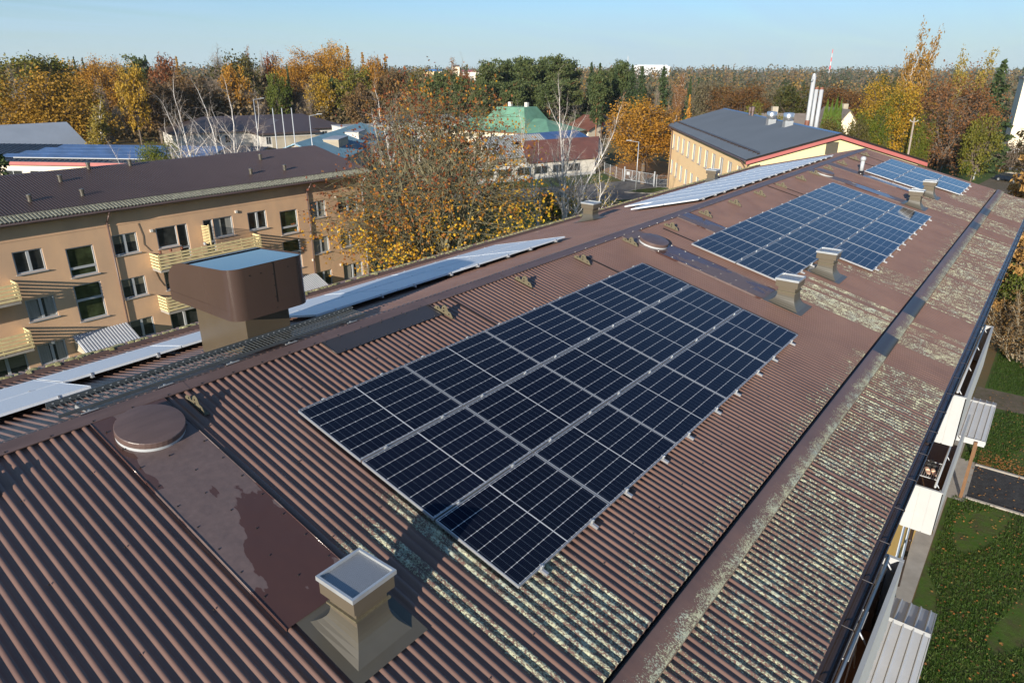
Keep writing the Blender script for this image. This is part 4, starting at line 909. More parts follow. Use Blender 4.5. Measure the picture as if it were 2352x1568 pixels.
# white building with brown hipped roof
t, xf, rf = gabled('white_building', 'white low building under a wide dark brown hipped roof in the left background', (73.5, 146.5, 0), -18.5, 39, 16, 3.7, 6.3, M['whitecream'], M['brownhip'], .9, hip=8)
winset(t, xf, 0, [(x, x+1.3, 1.0, 2.7) for x in (8.0, 10.4, 17.5, 29.5, 33)])
wx = frame((86.6, 134.2, 0), -18.5); b = MB(wx); b.box(0, 12.5, 0, 12, 0, 3.6); b.build('wing_wall', M['whitecream'], t)
b = MB(wx); z0_, z1_ = 3.45, 5.75; b.quad((-.9,-.9,z0_),(13.4,-.9,z0_),(6.25,5.5,z1_)); b.quad((-.9,12,z0_),(-.9,-.9,z0_),(6.25,5.5,z1_),(6.25,12,z1_)); b.quad((13.4,-.9,z0_),(13.4,12,z0_),(6.25,12,z1_),(6.25,5.5,z1_)); b.box(-.9,13.4,-.93,-.9,z0_-.4,z0_); b.box(-.93,-.9,-.9,12,z0_-.4,z0_); b.build('wing_roof', M['brownhip'], t)
winset(t, wx, 0, [(1.2, 2.3, .9, 2.6)])
t = thing('grey_wall', (86, 126, 0), 'stained grey concrete wall in front of the white building', 'wall'); b = MB(frame((84.5, 126.5, 0), -18.5)); b.box(0, 11.5, 0, .35, 0, 3.0); b.box(-.1, 11.6, -.1, .45, 3.0, 3.12); b.build('wall_face', M['stainwall'], t)
t = thing('white_annex', (100, 118, 0), 'white windowless annex block beside the blue tin roof', 'building'); b = MB(frame((95.0, 116.5, 0), -20)); b.box(0, 9.5, 0, 6, 0, 5.0); b.build('wall', M['whitecream'], t); b = MB(frame((95.0, 116.5, 0), -20)); b.box(-.1, 9.6, -.1, 6.1, 5.0, 5.15); b.build('coping', M['white'], t)
t, xf, rf = gabled('white_shed', 'shed with pale sheet roof behind the blue tin roof', (112, 122, 0), -22, 24, 9, 4.6, 6.1, M['whitecream'], M['white'], .4, ribs=24)
# blue tin roofed building
t, xf, rf = gabled('blue_roofed_building', 'building with faded blue tin roof left of the foreground maple', (66.5, 82.2, 0), 36.5, 44, 13, 3.4, 5.9, M['stainwall'], M['bluetin'], .4, ribs=70)
b = MB(xf); b.box(-.035, -.005, 5.2, 6.4, 2.6, 4.0); b.build('window', M['white'], t)
for x in (9.5, 24.0): b = MB(xf); b.box(x, x+6.5, 2.2, 4.8, 3.6, 5.6); b.build('dormer', M['stainwall'] if x < 20 else M['whitecream'], t); b = MB(xf); b.box(x-.1, x+6.6, 2.1, 4.9, 5.6, 5.7); b.build('dormer_coping', M['greyfibre'], t)
# green roofed house with the red sign
t, xf, rf = gabled('green_roofed_house', 'cream house with green tin roof behind the white birches', (145.5, 86.8, 0), 93, 32, 16, 3.0, 5.6, M['cream'], M['greentin'], .5, hip=6)
b = MB(xf); b.loft([[(8, 1, 3.6), (22, 1, 3.6), (22, 14, 3.6), (8, 14, 3.6)], [(11, 4.5, 8.2), (19, 4.5, 8.2), (19, 10, 8.2), (11, 10, 8.2)]]); b.build('tower_roof', M['greentin'], t)
for x in (12.3, 17.2): b = MB(xf); b.box(x, x+.8, 6, 6.8, 8.2, 9.2); b.build('chimney', M['whitecream'], rf)
winset(t, xf, 16, [(x, x+1.2, .9, 2.3) for x in (2.5, 5.0, 8.5, 12, 15.5, 19, 22)], out=1)
sf = frame((147.2, 86.6, 0), 0); b = MB(sf); b.prism([(0, 0, 0), (17.5, 0, 0), (17.5, 0, 2.4), (9.6, 0, 5.5), (0, 0, 2.7)], (0, 6, 0)); b.build('sign_gable', M['cream'], t)
b = MB(sf); b.prism([(-.5, -.4, 2.55), (9.6, -.4, 5.55), (9.6, -.4, 5.75), (-.5, -.4, 2.75)], (0, 8, 0)); b.prism([(9.6, -.4, 5.55), (18, -.4, 2.25), (18, -.4, 2.45), (9.6, -.4, 5.75)], (0, 8, 0)); b.build('sign_roof', M['rusttin'], t)
b = MB(sf); b.prism([(4.4, -.9, 2.0), (9.9, -.9, 3.0), (15.2, -.9, 1.9), (15.2, -.9, 2.05), (9.9, -.9, 3.15), (4.4, -.9, 2.15)], (0, .9, 0)); b.box(6.5, 12.5, -.03, -.005, .2, 1.95); b.build('porch', M['dark'], t)
cu = bpy.data.curves.new('sign_letters', 'FONT'); cu.body = 'RUSTIK'; cu.size = 1.55; cu.extrude = .04
tmp = bpy.data.objects.new('sign_letters', cu); C.link(tmp); dg = bpy.context.evaluated_depsgraph_get(); me = bpy.data.meshes.new_from_object(tmp.evaluated_get(dg)); bpy.data.objects.remove(tmp)
o = link_mesh('sign_letters', me, M['redletter'], t); q = sf((6.3, -.07, 3.35)); o.location = Vector(q)-org(t); o.rotation_euler = (math.pi/2, 0, 0)
t, xf, rf = gabled('brown_shed', 'low shed with brown roof right of the red sign gable', (163, 92.5, 0), -8, 16, 9, 3.4, 5.2, M['cream'], M['rusttin'], .4)
# white barn with rusty roof
t, xf, rf = gabled('white_barn', 'whitewashed barn with rusty red roof behind the gate', (77.0, 63.6, 0), -19, 24.7, 0.01, 2.4, 2.41, M['whitecream'], M['rusttin'], 0)
for ch in list(t.children): bpy.data.objects.remove(ch)
xf = frame((76.7, 63.9, 0), -19); b = MB(xf); b.quad((0,0,0),(25,0,0),(25,0,2.7),(0,0,2.7)); b.quad((25,0,0),(25.0+6.6,7.5,0),(25+6.6,7.5,5.2),(25,0,2.7)); b.quad((31.6,7.5,0),(41,17,0),(41,17,2.6),(31.6,7.5,5.2)); b.build('wall', M['whitecream'], t)
b = MB(xf); b.quad((11,-.35,2.62),(25.3,-.35,2.62),(31.9,7.5,5.35),(14,7.5,5.35)); b.quad((14,7.5,5.35),(31.9,7.5,5.35),(41.3,17.2,2.6),(14,17,2.6)); b.build('roof', M['rusttin'], t)
winset(t, xf, 0, [(x, x+2.6, .75, 2.1) for x in (2, 5.4, 9, 12.4, 16, 19.2)]); b = MB(xf); b.box(-.2, 25.2, -.06, -.003, 0, .45); b.build('plinth', M['white'], t)
b = MB(xf); b.prism([(26.6, 1.8, 3.0), (27.2, 2.5, 3.0), (27.2, 2.5, 3.8), (26.6, 1.8, 3.8)], (.02, -.02, 0)); b.build('hatch', M['oldwood'], t)
t, xf, rf = gabled('grey_arched_hall', 'low hall with pale grey metal roof behind the foreground maple', (88.0, 67.2, 0), -15, 12.5, 10, 3.0, 5.8, M['stainwall'], M['white'], .3, ribs=24)
t = thing('solar_carport', (108, 78, 0), 'long row of blue panels between the rusty barn and the green-roofed house', 'solar carport')
xf = frame((96.5, 74.0, 0), -8); b = MB(xf); b.pts([(0, 0, 3.3), (27, 0, 3.3), (27, 5, 4.9), (0, 5, 4.9), (0, 0, 3.15), (27, 0, 3.15), (27, 5, 4.75), (0, 5, 4.75)], [(0, 1, 2, 3), (4, 7, 6, 5), (0, 4, 5, 1), (1, 5, 6, 2), (2, 6, 7, 3), (3, 7, 4, 0)]); b.build('panel_deck', M['bluecell'], t)
for x in (1, 9, 18, 26): b = MB(xf); b.box(x, x+.2, 2.4, 2.6, 0, 3.9); b.build('post', M['steelgrey'], t)
# houses behind the yellow building
t, xf, rf = gabled('pale_house', 'pale pink gabled house with steep old roof right of the white flues', (143.5, 22.5, 0), 38, 11, 8.5, 4.2, 9.9, M['cream'], M['oldtile'], .4)
for yy in (2.6, 4.6): b = MB(xf); b.box(-.04, -.005, yy, yy+1.0, 4.9, 6.3); b.build('window', M['white'], t); b = MB(xf); b.box(-.055, -.045, yy+.12, yy+.88, 5.02, 6.18); b.build('pane', M['glass'], t)
b = MB(xf); b.box(3, 3.9, 3.2, 4.1, 8.5, 10.8); b.build('chimney', M['stainwall'], t)
t, xf, rf = gabled('old_house', 'old house with grey roof and brick chimney showing between the steel roof fans', (150, 38, 0), 125, 13, 8, 5.6, 8.6, M['cream'], M['oldtile'], .4)
b = MB(xf); b.box(5.2, 6.3, 3.2, 4.3, 7.8, 9.9); b.build('chimney', M['stainwall'], t)
t = thing('cream_block', (190, -1, 0), 'tall cream block half hidden by the larch at the right edge', 'building'); xf = frame((188.5, -16.0, 0), 98); b = MB(xf); b.box(0, 19, -12, 0, 0, 15.2); b.build('wall', M['cream'], t); b = MB(xf); b.box(-.3, 19.3, -12.3, .3, 15.2, 15.6); b.build('roof', M['darkplate'], t); b = MB(xf); b.box(-.1, 19.1, 0.005, .12, 0, .9); b.build('plinth', M['white'], t)
# horizon: white block, town, masts
t = thing('white_block', (795, 405, 0), 'long white block on the horizon behind the spruces', 'building'); b = MB(frame((783, 425, 0), -62)); b.box(0, 44, 0, 20, 6, 20.4); b.build('wall', M['white'], t); b = MB(frame((783, 425, 0), -62)); b.box(3, 41, 2, 18, 20.4, 21.6); b.build('roof', M['steelgrey'], t)
for i, (x, y, z, wd, m, r, lab) in enumerate(((497, 479, 14.5, 17, 'yellow', 'bluetrim', 'yellow town block with blue roof edge on the horizon'), (513, 464, 18.5, 7, 'cream', 'oldtile', 'tall cream town block on the horizon'), (521, 454, 14, 13, 'whitecream', 'redtrim', 'white town house with red roof on the horizon'), (530, 445, 13.5, 10, 'whitecream', 'oldtile', 'white town house right of the red-roofed one on the horizon'), (488, 487, 9.5, 14, 'white', 'greyfibre', 'low white town shed on the horizon'))):
    t = thing('town_building', (x, y, 0), lab, 'building', 'distant town buildings'); xf = frame((x, y, 0), -45); b = MB(xf); b.box(-wd/2, wd/2, 0, 12, 0, z); b.build('wall', M[m], t); b = MB(xf); b.prism([(-wd/2-.4, -.4, z), (wd/2+.4, -.4, z), (wd/2+.4, 6, z+1.4), (-wd/2-.4, 6, z+1.4)], (0, 0, .4)); b.build('roof', M[r], t)
for i, (x, y, z0, z1, lab) in enumerate(((1043, 577, 10, 36, 'thin mast on the horizon left of the white block'), (1446, 376, 10, 52, 'red and white mast on the horizon above the white flues'))):
    t = thing('mast', (x, y, 0), lab, 'mast')
    for k in range(6):
        b = MB(); za, zb = z0+(z1-z0)*k/6, z0+(z1-z0)*(k+1)/6; b.tube((x, y, za), (x, y, zb), 1.5-.16*k, 1.5-.16*(k+1), 6); b.build('section', M['redletter'] if k % 2 and i else M['white'], t)

# ------------------------------------------------------------------ ground, roads
def sheet(name, pts_, z, m, kind='structure', label=None):
    b = MB(); b.quad(*[(x, y, z) for x, y in pts_]); o = b.build(name, m)
    if o.data.polygons[0].normal.z < 0: o.data.flip_normals()
    return setp(o, label, None, None, kind)
sheet('ground', [(-900, -900), (4500, -2500), (4500, 4500), (-900, 4500)], 0, M['field'])
sheet('lawn', [(-20, -60), (62, -60), (62, -7.25), (-20, -7.25)], .004, M['lawn'])
sheet('yard_grass', [(-30, 7), (74, 7), (70, 39.5), (81.5, 37.9), (75, 60), (-30, 60)], .004, M['lawn'])
sheet('building_apron', [(X0, -7.22), (34, -7.22), (34, -6.5), (X0, -6.5)], .03, M['concrete'])
sheet('asphalt_path', [(27.1, -40), (30.25, -40), (30.25, -7.85), (27.1, -7.85)], .012, M['newasphalt'])
sheet('entrance_slab', [(26.6, -7.85), (30.6, -7.85), (30.6, -7.22), (26.6, -7.22)], .016, M['concrete'])
b = MB(); b.box(30.27, 30.40, -40, -7.85, 0, .07); b.box(26.95, 27.08, -40, -7.85, 0, .07); setp(b.build('path_kerb', M['concrete']), None, None, None, 'structure')
sheet('worn_path', [(37.7, -30), (40.6, -30), (40.3, -6.9), (37.7, -6.9)], .008, M['dirtpath'])
sheet('parking_lot', [(62, 62), (76, 44.5), (79.5, 39.9), (86, 36), (96, 37.5), (103.5, 42.5), (96.2, 47.5), (92, 49.4), (86, 51), (74, 60)], .010, M['asphalt'])
sheet('grass_strip', [(72, 66), (75, 60), (86.5, 51.4), (92.2, 49.9), (95.6, 49.3), (101.5, 54.6), (96, 57.2)], .014, M['lawn'])
sheet('leaf_covered_yard', [(96.5, 48.5), (103, 43.2), (120, 40), (125, 60), (106, 58)], .014, M['litter'])
b = MB(); b.prism([(86.2, 41.9, 0), (87.5, 38.0, 0), (93.8, 37.9, 0), (93.3, 39.9, 0), (89.4, 41.8, 0)], (0, 0, .13)); setp(b.build('kerb_island', M['concrete']), None, None, None, 'structure')
sheet('island_grass', [(86.6, 41.6), (87.8, 38.25), (93.6, 38.1), (93.1, 39.75), (89.3, 41.5)], .135, M['lawn'])
sheet('road', [(146, 40), (151, 14.2), (156, -40), (160.5, -40), (155, 14.6), (150, 41)], .012, M['asphalt'])
sheet('far_lawn', [(100, 30), (148, 14), (153, -30), (100, -40)], .006, M['lawn'])
sheet('driveway', [(118, 3), (146, 0.5), (147, -12), (118, -10)], .014, M['dirtpath'])
# leaves lying on the grass: nobody could count them
rg = np.random.default_rng(21)
def leaf_scatter(name, n, fx, m):
    P = np.array([fx(rg) for _ in range(n)]); s = rg.uniform(.03, .055, n)[:, None]; a = rg.uniform(0, 6.28, n)
    d = np.stack([np.cos(a), np.sin(a), rg.uniform(-.3, .3, n)], 1)*s; e = np.stack([-np.sin(a), np.cos(a), rg.uniform(-.3, .3, n)], 1)*s*.8
    V = np.stack([P-d, P-e, P+d, P+e], 1).reshape(-1, 3); F = np.arange(4*n).reshape(-1, 4)
    return setp(link_mesh(name, np_mesh(name, V, F, attrs={'rnd': ('FACE', rg.random(n))}), m), None, None, None, 'stuff')
M['dryleaf'] = leaf_mat('dry fallen leaves', [(0.40, 0.13, 0.03), (0.30, 0.17, 0.05), (0.22, 0.09, 0.03)], 0, .1)
def lf(r):
    if r.random() < .55: y = -7.9-abs(r.normal(0, 5)); return (30.45+abs(r.normal(0, .9)), y, .05)
    return (r.uniform(12, 40), -7.6-abs(r.normal(0, 3.5)), .05)
leaf_scatter('fallen_leaves', 2600, lf, M['dryleaf'])
M['grassblade'] = leaf_mat('grass blades', [(0.022, 0.058, 0.006), (0.042, 0.085, 0.010), (0.07, 0.095, 0.020)], 0, .3)
def grass(n):
    P = np.stack([rg.uniform(12, 62, n), -7.4-np.abs(rg.normal(0, 4.0, n)), np.zeros(n)], 1); keep = ~(((P[:, 0] > 26.9) & (P[:, 0] < 30.45)) | ((P[:, 0] > 37.7) & (P[:, 0] < 40.4)))
    w_ = np.sin(P[:, 0]*.9+np.sin(P[:, 1]*1.3)*1.5)+np.sin(P[:, 1]*2.1+P[:, 0]*.4); keep &= (w_ > -.9) | (P[:, 0] > 40); P = P[keep]; n = len(P)
    a = rg.uniform(0, 6.28, n); h = rg.uniform(.03, .09, n); wd = .018
    d = np.stack([np.cos(a), np.sin(a), 0*a], 1)*wd; l_ = np.stack([rg.normal(0, .05, n), rg.normal(0, .05, n), h], 1)
    V = np.stack([P-d, P+d, P+d*.3+l_, P-d*.3+l_], 1).reshape(-1, 3); F = np.arange(4*n).reshape(-1, 4)
    setp(link_mesh('grass_tufts', np_mesh('grass_tufts', V, F, attrs={'rnd': ('FACE', rg.random(n))}), M['grassblade']), None, None, None, 'stuff')
grass(110000)

# ------------------------------------------------------------------ street furniture
def lamp(x, y, h, arm, label, head='lamp_head'):
    t = thing('street_lamp', (x, y, 0), label, 'street lamp', 'street lamps'); b = MB(); b.tube((x, y, 0), (x, y, h), .085, .05, 10)
    b.build('pole', M['steelgrey'], t, smooth=True); b = MB(); ax, ay = arm; b.tube((x, y, h-.05), (x+ax*.7, y+ay*.7, h+.12), .04, .035, 8); b.build('arm', M['steelgrey'], t)
    e = Vector((x+ax, y+ay, h+.15)); d = Vector((ax, ay, 0)).normalized(); p = d.cross(Vector((0, 0, 1)))*.16
    b = MB(); b.loft([[tuple(e-d*.75-p*.6), tuple(e-d*.75+p*.6), tuple(e-d*.75+p*.5+Vector((0, 0, .1))), tuple(e-d*.75-p*.5+Vector((0, 0, .1)))], [tuple(e-p), tuple(e+p), tuple(e+p*.8+Vector((0, 0, .07))), tuple(e-p*.8+Vector((0, 0, .07)))]]); b.build(head, M['white'], t)
lamp(88.1, 41.1, 7.1, (-1.2, 1.4), 'street lamp on the kerb island beside the sliding gate')
lamp(139.3, 8.9, 9.2, (-.6, .9), 'tall street lamp on the right beyond the farthest array')
lamp(60.9, 80.7, 10.4, (1.5, -1.0), 'street lamp in front of the blue tin roof')
lamp(72, 112, 11.5, (1.6, -1.0), 'street lamp standing farther back near the rounded dark green conifer')
t = thing('road_sign', (150.4, 6.5, 0), 'round road sign on a pole before the dark hedge', 'road sign'); b = MB(); b.tube((150.4, 6.5, 0), (150.4, 6.5, 4.2), .06, n=8); b.build('pole', M['steelgrey'], t); b = MB(); b.tube((150.33, 6.45, 3.8), (150.37, 6.48, 3.8), .55, n=20); b.build('disc', M['bluegrey'], t)
t = thing('grey_post', (133.4, 3.3, 0), 'short grey post on the shaded lawn beside the car', 'post'); b = MB(); b.tube((133.4, 3.3, 0), (133.4, 3.3, 3.2), .11, n=8); b.build('pole', M['steelgrey'], t); b = MB(); b.box(133.28, 133.52, 3.18, 3.42, 3.2, 3.26); b.build('post_cap', M['steelgrey'], t)
t = thing('utility_pole', (112.3, 10.3, 0), 'weathered wooden utility pole in front of the gold and green maple', 'utility pole'); b = MB(); b.tube((112.35, 10.1, 0), (112.3, 10.4, 10.5), .16, .12, 10); b.build('pole', M['oldwood'], t, smooth=True)
for dy in (-.3, .3): b = MB(); b.tube((112.3, 10.4+dy*.2, 9.9), (112.3, 10.4+dy*1.6, 10.05), .04, n=6); b.lathe((112.3, 10.4+dy*1.6, 10.05), [(.06, 0), (.07, .12), (.03, .16)], 8); b.build('insulator', M['white'], t)
for i, (x, y) in enumerate(((44.6, 65.3), (45.4, 64.7), (46.3, 64.1))):
    t = thing('flagpole', (x, y, 0), ['leftmost of three bare white flagpoles', 'middle of three bare white flagpoles', 'rightmost of three bare white flagpoles'][i], 'flagpole', 'bare flagpoles'); b = MB(); b.tube((x, y, 0), (x, y, 12.45), .085, .05, 10); b.build('pole', M['white'], t, smooth=True); b = MB(); b.lathe((x, y, 12.44), [(.05, 0), (.08, .05), (.02, .12)], 10); b.build('finial', M['galv'], t)
M['flag'] = simple('blue flag cloth', (0.03, 0.14, 0.50), 0.8)
for i, (x, y) in enumerate(((62.3, 61.0), (66.6, 58.4), (70.6, 55.4))):
    t = thing('flag_mast', (x, y, 0), ['flag mast with drooping blue flag seen through the left of the maple', 'flag mast with blue and white flag seen through the middle of the maple', 'flag mast without a flag seen through the right of the maple'][i], 'flagpole', 'flag masts behind the maple'); b = MB(); b.tube((x, y, 0), (x, y, 10.2), .07, .045, 10); b.build('pole', M['white'], t, smooth=True)
    if i < 2:
        b = MB(); P = []
        for k in range(9): P += [(x+.05+.10*(k % 2), y-.05-.08*k*.5, 9.9-.06*k), (x+.05+.1*((k+1) % 2), y-.05-.08*k*.4, 7.6-.05*k)]
        b.pts(P, [(2*k, 2*k+1, 2*k+3, 2*k+2) for k in range(8)]); b.build('flag', M['flag'], t)
# sliding gate and fence
gt = thing('sliding_gate', (94.5, 43.5, 0), 'grey steel sliding gate across the parking lot entrance', 'gate')
ga, gb = Vector((95.9, 47.3, 0)), Vector((93.9, 41.2, 0)); gd = (gb-ga).normalized()
b = MB()
for z in (.35, 1.85): b.tube(ga+Vector((0, 0, z)), gb+Vector((0, 0, z)), .055, n=6)
for k in range(5): p = ga.lerp(gb, k/4); b.tube(p+Vector((0, 0, .35)), p+Vector((0, 0, 1.85)), .045, n=6)
for k in range(4): p, q = ga.lerp(gb, k/4), ga.lerp(gb, (k+1)/4); b.tube(p+Vector((0, 0, .35 if k % 2 else 1.85)), q+Vector((0, 0, 1.85 if k % 2 else .35)), .03, n=5)
b.build('gate_frame', M['steelgrey'], gt)
b = MB(); n_ = 60
for k in range(n_): p = ga.lerp(gb, k/n_); b.tube(p+Vector((0, 0, .35)), p+Vector((0, 0, 1.85)), .008, n=4)
b.build('bars', M['steelgrey'], gt)
for nm, p in (('post', ga-gd*.15), ('post', gb+gd*.15)): b = MB(); b.box(p.x-.09, p.x+.09, p.y-.09, p.y+.09, 0, 2.3); b.build(nm, M['steelgrey'], gt)
b = MB(); p = ga+gd*.7; b.box(p.x-.02, p.x-.005, p.y-.3, p.y+.3, 1.1, 1.6); b.build('gate_sign', M['white'], gt)
def mesh_fence(a, c, label, hh=1.8):
    a, c = Vector((*a, 0)), Vector((*c, 0)); t = thing('mesh_fence', a, label, 'fence'); n = max(2, int((c-a).length/2.4))
    for k in range(n+1): p = a.lerp(c, k/n); b = MB(); b.tube(p, p+Vector((0, 0, hh+.1)), .04, n=6); b.build('post', M['steelgrey'], t)
    b = MB(); m_ = int((c-a).length/.22)
    for k in range(m_+1): p = a.lerp(c, k/m_); b.tube(p+Vector((0, 0, .05)), p+Vector((0, 0, hh)), .007, n=3, cap=False)
    for z in (.1, .6, 1.2, hh): b.tube(a+Vector((0, 0, z)), c+Vector((0, 0, z)), .010, n=4)
    b.build('wire_panel', M['steelgrey'], t)
mesh_fence((101.5, 54.5), (96.1, 47.9), 'grey wire mesh fence between the barn and the sliding gate'); mesh_fence((93.7, 40.6), (94.4, 36.0), 'grey wire mesh fence between the sliding gate and the yellow building')
# parked car
def car(x, y, ang, label, m):
    xf = frame((x, y, 0), ang); t = thing('parked_car', (x, y, 0), label, 'car')
    prof = [(-2.1, .35), (-2.15, .75), (-1.3, .95), (-.75, 1.42), (.75, 1.46), (1.45, 1.0), (2.1, .88), (2.15, .4)]
    b = MB(xf); b.loft([[(px, -.85+.10*max(0, pz-.9), pz) for px, pz in prof], [(px, .85-.10*max(0, pz-.9), pz) for px, pz in prof]]); b.build('body', m, t, bevel=.05)
    b = MB(xf); b.prism([(-1.15, -.862, .98), (-.68, -.825, 1.36), (.68, -.825, 1.40), (1.25, -.862, 1.0)], (0, -.004, 0)); b.prism([(-1.15, .862, .98), (-.68, .825, 1.36), (.68, .825, 1.40), (1.25, .862, 1.0)], (0, .004, 0)); b.build('side_windows', M['glass'], t)
    b = MB(xf); b.quad((.80, -.72, 1.45), (1.44, -.76, 1.03), (1.44, .76, 1.03), (.80, .72, 1.45)); b.build('windscreen', M['glass'], t)
    for px in (-1.35, 1.35):
        for sy in (-1, 1):
            b = MB(xf); b.tube((px, sy*.66, .32), (px, sy*.88, .32), .32, n=16); wl = b.build('wheel', M['tyre'], t); b = MB(xf); b.tube((px, sy*.881, .32), (px, sy*.89, .32), .19, n=12); b.build('rim', M['galv'], wl)
car(134.6, -1.6, 55, 'dark blue car parked under the orange larch at the right edge', M['carpaint'])
